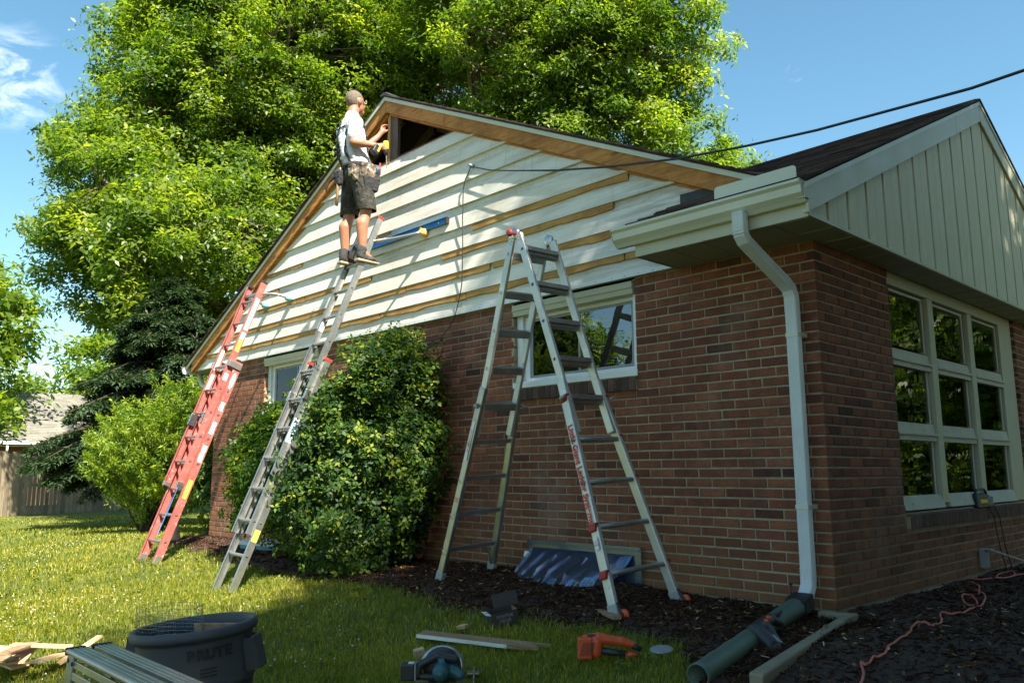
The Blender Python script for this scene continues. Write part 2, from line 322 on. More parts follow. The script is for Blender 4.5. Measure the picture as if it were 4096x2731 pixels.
class MB:
    def __init__(s): s.v = []; s.f = []; s.m = []; s.t = []; s.sm = []
    def add(s, vs, fs, mi=0, tn=0., smooth=False):
        b = len(s.v); s.v += [tuple(x) for x in vs]; s.t += [tn]*len(vs)
        for f in fs: s.f.append(tuple(b+i for i in f)); s.m.append(mi); s.sm.append(smooth)
        return s
    def hexa(s, p, mi=0, tn=0.):      # 8 corners: bottom 4 ccw, top 4 ccw
        return s.add(p, [(3, 2, 1, 0), (4, 5, 6, 7), (0, 1, 5, 4), (1, 2, 6, 5), (2, 3, 7, 6), (3, 0, 4, 7)], mi, tn)
    def box(s, a, b, mi=0, tn=0.):
        x0, x1 = sorted((a[0], b[0])); y0, y1 = sorted((a[1], b[1])); z0, z1 = sorted((a[2], b[2]))
        return s.hexa([(x0, y0, z0), (x1, y0, z0), (x1, y1, z0), (x0, y1, z0), (x0, y0, z1), (x1, y0, z1), (x1, y1, z1), (x0, y1, z1)], mi, tn)
    def obox(s, c, X, Y, Z, mi=0, tn=0.):   # half-axis vectors
        c, X, Y, Z = Vector(c), Vector(X), Vector(Y), Vector(Z)
        return s.hexa([c-X-Y-Z, c+X-Y-Z, c+X+Y-Z, c-X+Y-Z, c-X-Y+Z, c+X-Y+Z, c+X+Y+Z, c-X+Y+Z], mi, tn)
    def bar(s, p, q, w, h, mi=0, side=None, tn=0.):   # rectangular bar p->q, w along side, h the other way
        p, q = Vector(p), Vector(q); d = (q-p)
        if side is None: dd, sd, up = axes(d)
        else:
            dd = d.normalized(); sd = (Vector(side)-dd*dd.dot(Vector(side))).normalized(); up = dd.cross(sd)
        return s.obox((p+q)/2, d/2, sd*w/2, up*h/2, mi, tn)
    def tube(s, pts, r, n=8, mi=0, cap=True, tn=0., squash=None, up=Vector((0, 0, 1))):
        pts = [Vector(p) for p in pts]; rs = r if isinstance(r, (list, tuple)) else [r]*len(pts); b = len(s.v); prev = None
        vs = []
        for i, p in enumerate(pts):
            d = (pts[min(i+1, len(pts)-1)]-pts[max(i-1, 0)]).normalized()
            if prev is None: _, sd, u2 = axes(d, up)
            else:
                sd = prev-d*prev.dot(d)
                sd = sd.normalized() if sd.length > 1e-6 else axes(d, up)[1]
                u2 = sd.cross(d)
            prev = sd; k1, k2 = squash or (1, 1)
            for j in range(n):
                a = 2*math.pi*(j+.5)/n; vs.append(p+sd*math.cos(a)*rs[i]*k1+u2*math.sin(a)*rs[i]*k2)
        fs = [(i*n+j, i*n+(j+1) % n, (i+1)*n+(j+1) % n, (i+1)*n+j) for i in range(len(pts)-1) for j in range(n)]
        if cap: fs += [tuple(range(n))[::-1], tuple((len(pts)-1)*n+j for j in range(n))]
        return s.add(vs, fs, mi, tn, n > 6)
    def lathe(s, c, prof, n=32, mi=0, axis=(0, 0, 1)):   # prof: (r, h)
        d, sd, u2 = axes(axis, Vector((1, 0, 0))); c = Vector(c); vs = []
        for r, h in prof:
            for j in range(n): a = 2*math.pi*j/n; vs.append(c+d*h+sd*math.cos(a)*r+u2*math.sin(a)*r)
        fs = [(i*n+j, i*n+(j+1) % n, (i+1)*n+(j+1) % n, (i+1)*n+j) for i in range(len(prof)-1) for j in range(n)]
        return s.add(vs, fs, mi, 0, True)
    def prism(s, poly, off, mi=0, tn=0.):      # polygon (3D pts) extruded by vector off
        n = len(poly); off = Vector(off); vs = [Vector(p) for p in poly]+[Vector(p)+off for p in poly]
        fs = [tuple(range(n))[::-1], tuple(range(n, 2*n))]+[(i, (i+1) % n, n+(i+1) % n, n+i) for i in range(n)]
        return s.add(vs, fs, mi, tn)
    def sweep(s, prof, pts, mi=0, xdir=(1, 0, 0)):   # 2D profile (a along xdir-ish side, b up) along polyline
        pts = [Vector(p) for p in pts]; n = len(prof); vs = []
        for i, p in enumerate(pts):
            d0 = (pts[i]-pts[i-1]).normalized() if i else (pts[1]-pts[0]).normalized()
            d1 = (pts[i+1]-pts[i]).normalized() if i < len(pts)-1 else d0
            d = (d0+d1).normalized(); sd = Vector(xdir)-d*Vector(xdir).dot(d); sd.normalize(); up = sd.cross(d); k = 1/max(.5, d.dot(d0))
            for a, b in prof: vs.append(p+sd*a+up*b*k)
        fs = [(i*n+j, i*n+(j+1) % n, (i+1)*n+(j+1) % n, (i+1)*n+j) for i in range(len(pts)-1) for j in range(n)]
        fs += [tuple(range(n))[::-1], tuple((len(pts)-1)*n+j for j in range(n))]
        return s.add(vs, fs, mi)
    def mesh(s, name, off=Vector((0, 0, 0))):
        me = bpy.data.meshes.new(name); me.from_pydata([(x-off.x, y-off.y, z-off.z) for x, y, z in s.v], [], s.f)
        me.polygons.foreach_set('material_index', s.m); me.polygons.foreach_set('use_smooth', s.sm)
        a = me.attributes.new('tone', 'FLOAT', 'POINT'); a.data.foreach_set('value', s.t)
        me.update(); return me
    def build(s, name, mat, parent=None, bevel=0, seg=2, loc=None):
        off = wl(parent) if parent else Vector((0, 0, 0))
        here = Vector(loc) if loc is not None else off
        me = s.mesh(name, here); o = link(name, me, mat, parent); o.location = here-off
        import bmesh
        bm = bmesh.new(); bm.from_mesh(me); bmesh.ops.recalc_face_normals(bm, faces=bm.faces); bm.to_mesh(me); bm.free()
        if bevel:
            b = o.modifiers.new('bevel', 'BEVEL'); b.width = bevel; b.segments = seg; b.limit_method = 'ANGLE'; b.angle_limit = R(40)
        return o

def npmesh(name, V, F, mat, parent=None, tones=None, smooth=False):
    me = bpy.data.meshes.new(name); k = F.shape[1]; off = wl(parent) if parent else Vector((0, 0, 0))
    V = V-np.array(off)
    me.vertices.add(len(V)); me.vertices.foreach_set('co', V.astype(np.float32).ravel())
    me.loops.add(F.size); me.loops.foreach_set('vertex_index', F.astype(np.int32).ravel())
    me.polygons.add(len(F)); me.polygons.foreach_set('loop_start', np.arange(0, F.size, k, dtype=np.int32)); me.polygons.foreach_set('loop_total', np.full(len(F), k, dtype=np.int32))
    if smooth: me.polygons.foreach_set('use_smooth', np.ones(len(F), dtype=bool))
    if tones is not None:
        a = me.attributes.new('tone', 'FLOAT', 'POINT'); a.data.foreach_set('value', tones.astype(np.float32))
    me.update(calc_edges=True); return link(name, me, mat, parent)

def text(s, size, mat, M4, name='lettering', parent=None, bold=0., ext=.0004):
    cu = bpy.data.curves.new('txt', 'FONT'); cu.body = s; cu.size = size; cu.align_x = 'CENTER'; cu.align_y = 'CENTER'; cu.extrude = ext; cu.offset = bold
    o = bpy.data.objects.new('txt', cu); C.objects.link(o); dg = bpy.context.evaluated_depsgraph_get()
    me = bpy.data.meshes.new_from_object(o.evaluated_get(dg)); bpy.data.objects.remove(o); me.materials.clear()
    off = wl(parent) if parent else Vector((0, 0, 0)); me.transform(Matrix.Translation(-off) @ M4); return link(name, me, mat, parent)
def frame(o, x, y):   # matrix with local x, y directions at o
    x = Vector(x).normalized(); y = Vector(y); y = (y-x*x.dot(y)).normalized(); z = x.cross(y)
    return Matrix(((x.x, y.x, z.x, o[0]), (x.y, y.y, z.y, o[1]), (x.z, y.z, z.z, o[2]), (0, 0, 0, 1)))

def blob(name, caps, mat, parent=None, voxel=.008, smooth=6, extra=None):
    """one continuous surface grown over tapered capsules (p, r, q, r2) and ellipsoids (p, (rx, ry, rz), rot)"""
    mb = MB()
    for c in caps:
        if len(c) == 4:
            p, r, q, r2 = c; p, q = Vector(p), Vector(q); d, sd, up = axes(q-p); L = (q-p).length; N = 14; pr = []
            for k in range(6): a = math.pi/2*k/5; pr.append((max(1e-4, r*math.sin(a)), -r*math.cos(a)))
            for k in range(6): a = math.pi/2*k/5; pr.append((max(1e-4, r2*math.cos(a)), L+r2*math.sin(a)))
            mb.lathe(p, pr, N, 0, d)
        else:
            p, (rx, ry, rz), rot = c; b = len(mb.v); N, K = 16, 10; vs = []
            Rm = Matrix.Rotation(rot, 3, 'Z') if isinstance(rot, (int, float)) else rot
            for i in range(K+1):
                th = math.pi*i/K
                for j in range(N):
                    a = 2*math.pi*j/N; vs.append(Vector(p)+Rm @ Vector((rx*max(.001, math.sin(th))*math.cos(a), ry*max(.001, math.sin(th))*math.sin(a), rz*math.cos(th))))
            mb.add(vs, [(i*N+j, i*N+(j+1) % N, (i+1)*N+(j+1) % N, (i+1)*N+j) for i in range(K) for j in range(N)])
    off = wl(parent) if parent else Vector((0, 0, 0))
    o = link(name, mb.mesh(name, off), mat, parent)
    rm = o.modifiers.new('remesh', 'REMESH'); rm.mode = 'VOXEL'; rm.voxel_size = voxel; rm.use_smooth_shade = True
    if smooth: sm = o.modifiers.new('smooth', 'SMOOTH'); sm.factor = .5; sm.iterations = smooth
    dg = bpy.context.evaluated_depsgraph_get(); me = bpy.data.meshes.new_from_object(o.evaluated_get(dg)); o.modifiers.clear(); o.data = me
    if extra: extra(o)
    return o

# ------------------------------------------------------------------ ground
def G(x, y):
    x = np.asarray(x, float); y = np.asarray(y, float)
    z = -.035-.11*np.clip(-y-.8, 0, 4.6)-.05*np.exp(-((x+4.9)**2+(y+2)**2)/1.2)
    return z-.035*np.clip(-x-9.5, 0, 9)
def wav(x, y, s, seed=0):
    r = np.random.default_rng(seed); z = 0
    for k in range(6):
        a, p, f = r.uniform(0, 6.28), r.uniform(0, 6.28), s*r.uniform(.6, 1.7)
        z = z+np.sin((x*math.cos(a)+y*math.sin(a))*f+p)
    return z/6
MBX = [-9.7, -9.2, -8.75, -7, -5.22, -4.3, -3.44, -2.71, -2.25, -1.51, -.89, -.36, -.02, .22, .45, .9, 1.6]
MBY = [.3, -.45, -.79, -.86, -1.12, -1.12, -1.06, -1.1, -1.22, -1.19, -1.16, -1.22, -1.5, -2.0, -3.0, -5.2, -9]
def inmulch(x, y):       # >0 inside the bed, roughly metres from its edge
    x = np.asarray(x, float); e = np.interp(x, MBX, MBY, left=.3)+.05*wav(x, y, 9, 3)+.04*wav(x, y, 30, 4)
    d = np.asarray(y)-e; d = np.where(x < -9.6, np.minimum(d, (x+10.3)), d); return d*.8
def grid(x0, x1, nx, y0, y1, ny, zf, warp=1.):
    u = np.linspace(0, 1, nx); v = np.linspace(0, 1, ny); X, Y = np.meshgrid(x0+(x1-x0)*u, y0+(y1-y0)*v)
    Z = zf(X, Y); V = np.stack([X, Y, Z], -1).reshape(-1, 3); i = np.arange((nx-1)*(ny-1)); r, c = i//(nx-1), i % (nx-1); a = r*nx+c
    return V, np.stack([a, a+1, a+nx+1, a+nx], 1)
def lawn_z(X, Y): return G(X, Y)+.012*wav(X, Y, 2.2, 1)
def sx(n, a, b, k=3.0):
    t = np.linspace(-1, 1, n); s = np.sign(t)*np.abs(t)**k; return np.where(s < 0, s*abs(a), s*b)
gx = np.unique(np.concatenate([np.linspace(-14, 6, 130), -14-300*np.linspace(0, 1, 24)**2.2, 6+200*np.linspace(0, 1, 16)**2.2]))
gy = np.unique(np.concatenate([np.linspace(-8, 8, 110), -8-200*np.linspace(0, 1, 16)**2.2, 8+250*np.linspace(0, 1, 20)**2.2]))
X, Y = np.meshgrid(gx, gy); nx_ = len(gx); i = np.arange((nx_-1)*(len(gy)-1)); a = i//(nx_-1)*nx_+i % (nx_-1)
# the turf sheet dips under the mulch bed and under the house
Z = lawn_z(X, Y)-.05*np.clip(inmulch(X, Y)*6, 0, 1)*((X > -10.4) & (X < 6) & (Y > -8) & (Y < 9))
struct(npmesh('lawn', np.stack([X, Y, Z], -1).reshape(-1, 3), np.stack([a, a+1, a+nx_+1, a+nx_], 1), M_lawn, smooth=True))
def mulch_z(X, Y):
    d = inmulch(X, Y); up = np.clip(d*7, -1, 1)
    hump = .05*np.exp(-((X+2.6)/1.3)**2-((Y+.1)/.35)**2)+.03*np.exp(-((X+4.4)/2)**2-((Y+.3)/.5)**2)
    return G(X, Y)+.022*up+hump+.010*wav(X, Y, 7, 5)+.007*wav(X, Y, 26, 6)+.005*wav(X, Y, 60, 8)
V, F = grid(-10.3, 5, 380, -5.5, 7.5, 330, mulch_z); keep = inmulch(V[:, 0], V[:, 1]) > -.12
F = F[keep[F].all(1)]; struct(npmesh('mulch_bed', V, F, M_soil, smooth=True))
struct(npmesh('street', *grid(14, 20, 2, -80, 80, 2, lambda X, Y: X*0-.03), plain('asphalt', (.05, .05, .05), (.065, .065, .065), .9)))

# ------------------------------------------------------------------ house
house = thing('brick_house', 'single-storey red brick house with half-stripped white wooden gable and a smaller cream-boarded gable', 'house', (-4.5, 3, 0))
L, Hc, J = .2142, .0677, .0115
W = 9.07
W1 = (-2.87, -1.485, 1.60, 2.40); W2 = (-7.60, -6.22, 1.60, 2.40)
E1 = (1.19, 4.36, .55, 2.38)
wall = MB()
def wallboxes(mb, a0, a1, z0, z1, holes, f):
    hs_ = sorted(holes); x = a0
    for h in hs_:
        mb.box(*f(x, h[0], z0, z1)); mb.box(*f(h[0], h[1], z0, h[2]))
        if h[3] < z1: mb.box(*f(h[0], h[1], h[3], z1))
        x = h[1]
    mb.box(*f(x, a1, z0, z1))
fy = lambda a, b, z0, z1: ((a, .007, z0), (b, .10, z1))
fx = lambda a, b, z0, z1: ((-.007, a, z0), (-.10, b, z1))
wallboxes(wall, -W+.007, -.007, -.01, 2.42, [W2, W1], fy)
gable_wall = wall.build('gable_brick_wall', M_mortar, house)
wall = MB(); wallboxes(wall, .10, 7.0, -.01, 2.42, [E1], fx); east_wall = wall.build('side_brick_wall', M_mortar, house)
MB().box((-W-.012, -.014, -.25), (.014, .2, -.012)).box((-.2, .2, -.25), (.014, 7, -.012)).build('foundation', M_concrete, house, .006)
MB().box((-W, .11, -.01), (-W+.1, 9, 2.40)).box((-W, 8.9, -.01), (-.1, 9, 2.4)).build('back_wall', M_mortar, house)
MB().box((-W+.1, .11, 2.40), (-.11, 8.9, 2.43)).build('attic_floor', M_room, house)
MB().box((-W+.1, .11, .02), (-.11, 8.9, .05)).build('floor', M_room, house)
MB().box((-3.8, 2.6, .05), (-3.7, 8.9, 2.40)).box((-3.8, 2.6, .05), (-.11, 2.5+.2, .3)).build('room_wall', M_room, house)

def brick_mesh(l, d=.045, h=Hc-J):
    c = .004; x, z = l/2, h/2; mb = MB()
    r = random.Random(int(l*1e5)); j = lambda: r.uniform(-.0015, .0015)
    f = [(-x+c, 0, -z+c), (x-c, 0, -z+c), (x-c, 0, z-c), (-x+c, 0, z-c)]; m = [(-x+j(), c, -z+j()), (x+j(), c, -z+j()), (x+j(), c, z+j()), (-x+j(), c, z+j())]; b = [(p[0], d, p[2]) for p in m]
    mb.add(f+m+b, [(0, 1, 2, 3)]+[(i, 4+i, 4+(i+1) % 4, (i+1) % 4) for i in range(4)]+[(4+i, 8+i, 8+(i+1) % 4, 4+(i+1) % 4) for i in range(4)])
    return mb
bricks = []     # (area, wall, centre, length, rotz)
camp = np.array([2.4, -5.08, .87])
def course(k, a0, a1, holes, whole):
    z = k*Hc+Hc/2; n = int(a1/L)+2; out = []
    for q in range(-1, n):
        s = q*L+(0 if whole else L/2); e = s+L; s, e = max(s, a0), min(e, a1)
        segs = [(s, e)] if e-s > .03 else []
        for h in holes:
            if h[2]-.01 < z < h[3]+.03:
                ns = []
                for s_, e_ in segs:
                    if e_ <= h[0] or s_ >= h[1]: ns.append((s_, e_)); continue
                    if s_ < h[0]: ns.append((s_, h[0]+J/2))
                    if e_ > h[1]: ns.append((h[1]-J/2, e_))
                segs = [g for g in ns if g[1]-g[0] > .03]
        out += [((s_+e_)/2, e_-s_-J, z) for s_, e_ in segs]
    return out
for k in range(35):
    for u, l, z in course(k, -J/2, W, [(-W1[1], -W1[0], 1.49, 2.38), (-W2[1], -W2[0], 1.49, 2.38)], k % 2 == 1):
        bricks.append((gable_wall, Vector((-u, 0, z)), l, 0))
    for u, l, z in course(k, -J/2, 7.0, [(E1[0], E1[1], .44, E1[3])], k % 2 == 0):
        bricks.append((east_wall, Vector((0, u, z)), l, 1))
def vis(b):
    c = np.array(b[1]); d = c-camp; D = np.linalg.norm(d); n = np.array([0, 1, 0]) if b[3] == 0 else np.array([-1, 0, 0])
    hid = (-6.3 < c[0] < -3.4 and c[2] < 1.9 and b[3] == 0)
    p = d @ np.array(_f); X = d @ np.array(_r)/p; Yv = d @ np.array(_u)/p
    return 0 if hid or p < 0 or abs(X) > .626 or abs(Yv) > .417 else (b[2]+.01)*Hc*abs(d @ n)/D**3
bricks.sort(key=vis, reverse=True)
cache = {}
def put_brick(b, name, mat, d=.045, h=Hc-J):
    w_, c, l, ro = b; key = (round(l, 3), ro, d, h)
    if key not in cache:
        mb = brick_mesh(l, d, h)
        if ro: mb.v = [(-y, x, z) for x, y, z in mb.v]
        me = mb.mesh('brick'); me.materials.append(mat); cache[key] = me
    o = bpy.data.objects.new(name, cache[key]); C.objects.link(o); o.parent = w_
    o.location = c-wl(w_)+Vector((random.uniform(-.0015, .0015), random.uniform(-.0015, .0015), random.uniform(-.0012, .0012)))
    o.rotation_euler = (random.uniform(-.006, .006), random.uniform(-.006, .006), random.uniform(-.006, .006)); return o
for b in bricks[:258]: put_brick(b, 'brick', M_brick)
def join_bricks(lst, parent, name):
    mb = MB()
    for w_, c, l, ro in lst:
        t = brick_mesh(l); jx, jz, jy = random.uniform(-.0015, .0015), random.uniform(-.0012, .0012), random.uniform(-.0015, .0015)
        vs = [(c.x-y+jx, c.y+x, c.z+z+jz) if ro else (c.x+x, c.y+y+jy, c.z+z+jz) for x, y, z in t.v]; mb.add(vs, t.f, 0, random.random())
    o = link(name, mb.mesh(name, wl(parent)), M_brick, parent); o['kind'] = 'stuff'
for w_ in (gable_wall, east_wall): join_bricks([b for b in bricks[258:] if b[0] is w_], w_, 'brick')
# rowlock sills: bricks on edge, proud of the wall
def sill(w_, a0, a1, z0, z1, ro):
    n = int((a1-a0)/.0695); 
    for q in range(n):
        a = a0+(q+.5)*(a1-a0)/n; mb = MB(); tl = random.uniform(-.002, .002); wd = (a1-a0)/n/2-.005
        if ro: mb.hexa([(-.04, a-wd, z0), (.026, a-wd, z0), (.026, a+wd, z0), (-.04, a+wd, z0), (-.04, a-wd, z1), (.026, a-wd, z1-.02), (.026, a+wd, z1-.02+tl), (-.04, a+wd, z1)])
        else: mb.hexa([(a-wd, -.026, z0), (a+wd, -.026, z0), (a+wd, .06, z0), (a-wd, .06, z0), (a-wd, -.026, z1-.02+tl), (a+wd, -.026, z1-.02), (a+wd, .06, z1), (a-wd, .06, z1)])
        mb.build('sill_brick', M_brick_dark, w_)
    mb = MB()
    if ro: mb.box((-.06, a0, z0), (.018, a1, z1-.028))
    else: mb.box((a0, -.018, z0), (a1, .07, z1-.028))
    mb.build('sill_mortar', M_mortar, w_)
sill(gable_wall, W1[0]-.01, W1[1]+.005, 1.485, 1.60, 0); sill(gable_wall, W2[0]-.01, W2[1]+.005, 1.485, 1.60, 0)
sill(east_wall, E1[0]+.03, E1[1]+.02, .435, .55, 1)

# gable windows
def gable_window(x0, x1, z0, z1, parent):
    w = MB(); y = .075        # outer white frame
    w.box((x0+.004, .05, z0+.002), (x0+.075, .12, z1-.03)).box((x1-.045, .03, z0+.002), (x1-.004, .12, z1-.03)).box((x0+.075, .03, z0+.002), (x1-.045, .12, z0+.055)).box((x0+.075, .05, z1-.15), (x1-.045, .12, z1-.03))
    fr = w.build('window', M_white, parent, .004)
    MB().box((x0+.077, .078, z0+.057), (x0+.135, .115, z1-.152)).box((x1-.075, .078, z0+.057), (x1-.047, .115, z1-.152)).box((x0+.137, .078, z0+.057), (x1-.077, .115, z0+.085)).box((x0+.137, .078, z1-.185), (x1-.077, .115, z1-.152)).build('inner_frame', M_white, fr, .003)
    MB().box((x0+.002, -.012, z0-.006), (x1+.012, .028, z0+.045)).build('sill_board', M_white, fr, .003)
    MB().hexa([(x0+.01, -.01, z1-.155), (x1-.01, -.01, z1-.155), (x1-.01, .048, z1-.148), (x0+.01, .048, z1-.148), (x0+.01, -.028, z1-.055), (x1-.01, -.028, z1-.055), (x1-.01, .048, z1-.03), (x0+.01, .048, z1-.03)]).build('head_trim', M_beige, fr, .003)
    MB().box((x0+.01, -.016, z1-.152), (x1-.01, -.010, z1-.148)).box((x0+.01, -.03, z1-.105), (x1-.01, -.02, z1-.095)).build('head_trim_lip', M_beige, fr)
    xm = (x0+.13+x1-.06)/2; a, b = x0+.139, x1-.079; zb, zt = z0+.087, z1-.187
    s1 = MB()
    for p, q_, yy in ((a, xm+.015, .10), (xm-.015, b, .088)):
        s1.box((p, yy-.008, zb), (p+.022, yy+.008, zt)).box((q_-.022, yy-.008, zb), (q_, yy+.008, zt)).box((p+.022, yy-.008, zb), (q_-.022, yy+.008, zb+.02)).box((p+.022, yy-.008, zt-.02), (q_-.022, yy+.008, zt))
    s1.build('sash', M_grey, fr, .002)
    for p, q_, yy, g in ((a, xm+.015, .10, M_glass), (xm-.015, b, .088, M_glass2)):
        MB().box((p+.02, yy-.002, zb+.018), (q_-.02, yy+.002, zt-.018)).build('pane', g, fr)
    cu = MB(); n = 40; vs = []
    for i_ in range(n+1):
        xx = a+(b-a)*i_/n*.97; yy = .22+.02*math.sin(i_*1.4)+.01*math.sin(i_*.6); vs += [(xx, yy, zb-.15), (xx, yy, zt+.1)]
    cu.add(vs, [(2*i_, 2*i_+2, 2*i_+3, 2*i_+1) for i_ in range(n)], 0, 0, True); cu.build('curtain', M_curtain, fr)
    return fr
gable_window(*W1, house); gable_window(*W2, house)

# big side window, three by three
bw = MB()
X0, X1 = -.09, -.03; cols = [(1.26, 1.95), (2.20, 2.91), (3.22, 3.86)]; rws = [(.68, 1.075), (1.245, 1.64), (1.82, 2.20)]
bw.box((X0, 1.20, .565), (X1-.01, 1.215, 2.37)).box((X0, 3.95, .565), (X1, 4.34, 2.37)).box((X0, 1.216, 2.27), (X1+.01, 3.949, 2.37))
for y_ in (2.035, 3.005): bw.box((X0, y_, .60), (X1+.012, y_+.115, 2.268))
side_window = bw.build('window', M_beige, house, .004); side_window['label'] = 'large side window of nine panes in flaking cream frame'
for (ya, yb) in ((1.217, 2.033), (2.152, 3.003), (3.122, 3.948)):
    for z_ in (1.145, 1.71): MB().hexa([(X0, ya, z_-.06), (X1+.004, ya, z_-.06), (X1+.004, yb, z_-.06), (X0, yb, z_-.06), (X0, ya, z_+.085), (X1-.015, ya, z_+.075), (X1-.015, yb, z_+.075), (X0, yb, z_+.085)]).box((X1-.02, ya, z_-.02), (X1+.016, yb, z_+.0)).build('transom', M_cream_old, side_window, .003)
    MB().hexa([(X0, ya, .57), (X1+.03, ya, .565), (X1+.03, yb, .565), (X0, yb, .57), (X0, ya, .675), (X1-.01, ya, .665), (X1-.01, yb, .665), (X0, yb, .675)]).build('bottom_rail', M_cream_old, side_window, .003)
for (ya, yb) in cols:
    for (za, zb) in rws:
        s1 = MB(); X2 = X1-.02
        for e in (.045, .02):
            s1.box((X0+.01, ya-e, za-.02), (X2-(.0 if e > .03 else .012), ya-e+.022, zb+.06)).box((X0+.01, yb+e-.022, za-.02), (X2-(.0 if e > .03 else .012), yb+e, zb+.06)).box((X0+.01, ya-e+.022, zb+e-.022+.012), (X2-(.0 if e > .03 else .012), yb+e-.022, zb+e+.012))
        s1.build('sash', M_beige, side_window, .002)
        MB().box((-.062, ya-.02, za-.01), (-.058, yb+.02, zb+.03)).build('pane', M_glass, side_window)
cu = MB(); n = 60; vs = []
for i_ in range(n+1):
    yy = 2.5+1.7*i_/n; vs += [(-.30+.03*math.sin(i_*1.1), yy, .3), (-.30+.03*math.sin(i_*1.1), yy, 2.38)]
cu.add(vs, [(2*i_, 2*i_+2, 2*i_+3, 2*i_+1) for i_ in range(n) if i_ < 8 or i_ > 44], 0, 0, True); cu.build('curtain', M_curtain, side_window)

# white wooden siding of the left gable
AX, AZ, SL, SR = -4.80, 5.015, .503, .480
def rake(x): return AZ-(SL*(AX-x) if x < AX else SR*(x-AX))
def xl(z, d): return AX-(AZ-d-z)/SL
def xr(z, d): return min(AX+(AZ-d-z)/SR, -.02)
lines = [2.372, 2.57, 2.79, 3.02, 3.232, 3.458, 3.69, 3.912, 4.13, 4.268]
joints = {0: [-7.74, -3.55, -1.2], 1: [-6.5], 2: [-5.6], 3: [-4.72], 4: [-3.33, -7.2], 5: [-5.9], 6: [-2.9], 7: [-4.1]}
ysd = -.030
for i_ in range(9):
    z0, z1 = lines[i_], lines[i_+1]+.012; cuts = [xl(z0, .10)]+sorted(joints.get(i_, []))+[xr(z0, .10)]
    for a_, b_ in zip(cuts[:-1], cuts[1:]):
        g = .0015; p0 = a_+(g if a_ != cuts[0] else 0); q0 = b_-(g if b_ != cuts[-1] else 0)
        p1 = max(p0, xl(z1, .10)); q1 = min(q0, xr(z1, .10)); b = -.066 if i_ else -.052; tn = random.random()
        # cut ends follow the rake; the lap leans out at its foot
        tb = MB().hexa([(p0, b, z0), (q0, b, z0), (q0, -.012, z0), (p0, -.012, z0), (p1, ysd-.004, z1), (q1, ysd-.004, z1), (q1, -.012, z1), (p1, -.012, z1)], 0, tn)
        tb.build('siding_board', M_siding, house)
MB().box((xl(2.372, .1), -.053, 2.372), (-.98, -.0485, 2.405)).build('flashing_strip', M_white, house)
nm = MB()
for k in range(60):
    x_ = -9.5+k*.142+random.uniform(-.03, .03)
    if x_ < -1.0: nm.lathe((x_, -.0535, 2.388+random.uniform(-.004, .004)), [(.0, -.002), (.0045, -.002), (.0045, 0), (0, .001)], 6, 0, (0, -1, 0))
nm.build('nail_heads', M_stud, house)['kind'] = 'stuff'
# red-brown cut edge along the top of the last board
MB().box((xl(4.27, .12), -.045, 4.281), (xr(4.27, .12), -.012, 4.287)).build('cut_edge', plain('rusty edge', (.16, .05, .035)), house)
# fibreboard strips under the laps (x ranges at each lap line)
strips = {1: [(-9.27, -7.75), (-7.745, -7.33), (-7.31, -4.9), (-4.885, -3.465), (-3.455, -1.535), (-1.52, -1.30)],
          2: [(-8.81, -6.975), (-6.965, -5.6), (-5.59, -4.44), (-4.43, -3.12), (-3.075, -1.02)],
          3: [(-7.75, -6.73), (-6.72, -6.53), (-6.515, -5.09), (-3.83, -1.63)], 4: [(-7.97, -7.21), (-3.37, -1.475)], 5: [(-7.50, -6.63), (-5.09, -4.75)]}
for k, segs in strips.items():
    for a_, b_ in segs:
        z = lines[k]; h = .058 if k < 5 else .035; n = max(2, int((b_-a_)/.12)); lowr = [z-h+random.uniform(-.006, .006)+.006*math.sin(q*.9+k) for q in range(n+1)]
        mb = MB(); vs = []
        for q in range(n+1):
            x_ = a_+(b_-a_)*q/n; vs += [(x_, -.060, lowr[q]), (x_, -.060, z-.002), (x_, -.03, z-.002), (x_, -.03, lowr[q])]
        fs = [(4*q+e, 4*q+4+e, 4*q+4+(e+1) % 4, 4*q+(e+1) % 4) for q in range(n) for e in range(4)]+[(0, 1, 2, 3), (4*n, 4*n+3, 4*n+2, 4*n+1)]
        mb.add(vs, fs, 0, random.random()); mb.build('wood_strip', M_strip, house)
# rake boards, metal drip edge
def along(xa, xb, d0, d1, y0, y1, name, mat, bev=.003):
    return MB().prism([(xa, y0, rake(xa)-d0), (xb, y0, rake(xb)-d0), (xb, y0, rake(xb)-d1), (xa, y0, rake(xa)-d1)], (0, y1-y0, 0)).build(name, mat, house, bev)
along(-9.74, AX-.002, .042, .178, -.102, -.064, 'rake_board', M_rake)
along(AX+.002, -3.762, .042, .178, -.102, -.064, 'rake_board', M_rake)
along(-3.756, -.30, .042, .178, -.1025, -.064, 'rake_board', M_rake)
along(-9.72, AX-.02, .168, .205, -.062, -.025, 'rafter_edge', M_rake)
along(AX+.02, -.35, .168, .200, -.062, -.025, 'rafter_edge', M_rake)
along(-9.92, AX-.0, .0, .044, -.122, -.103, 'drip_edge', M_trim)
along(AX+.0, -4.0, .0, .044, -.122, -.103, 'drip_edge', M_trim)
along(-3.997, -.1, .0, .044, -.122, -.103, 'drip_edge', M_trim)
# studs and rafters in the opening
MB().box((-4.835, -.045, 4.25), (-4.785, .05, 4.86)).build('stud', M_stud_new, house, .003)
MB().box((-4.782, -.03, 4.25), (-4.665, .01, 4.80)).build('stud', M_stud, house, .003)
for sg in (-1, 1):
    for yy in (.16, .6, 1.1):
        s_ = SL if sg < 0 else SR; a_, b_ = AX+sg*.03, AX+sg*2.2
        MB().prism([(a_, yy, AZ-.05-s_*.03), (b_, yy, AZ-.05-s_*2.2), (b_, yy, AZ-.19-s_*2.2), (a_, yy, AZ-.19-s_*.03)], (0, .04, 0)).build('rafter', M_stud, house)
MB().box((-5.9, 2.2, 2.43), (-3.7, 2.25, 4.42)).build('attic_partition', M_room, house)
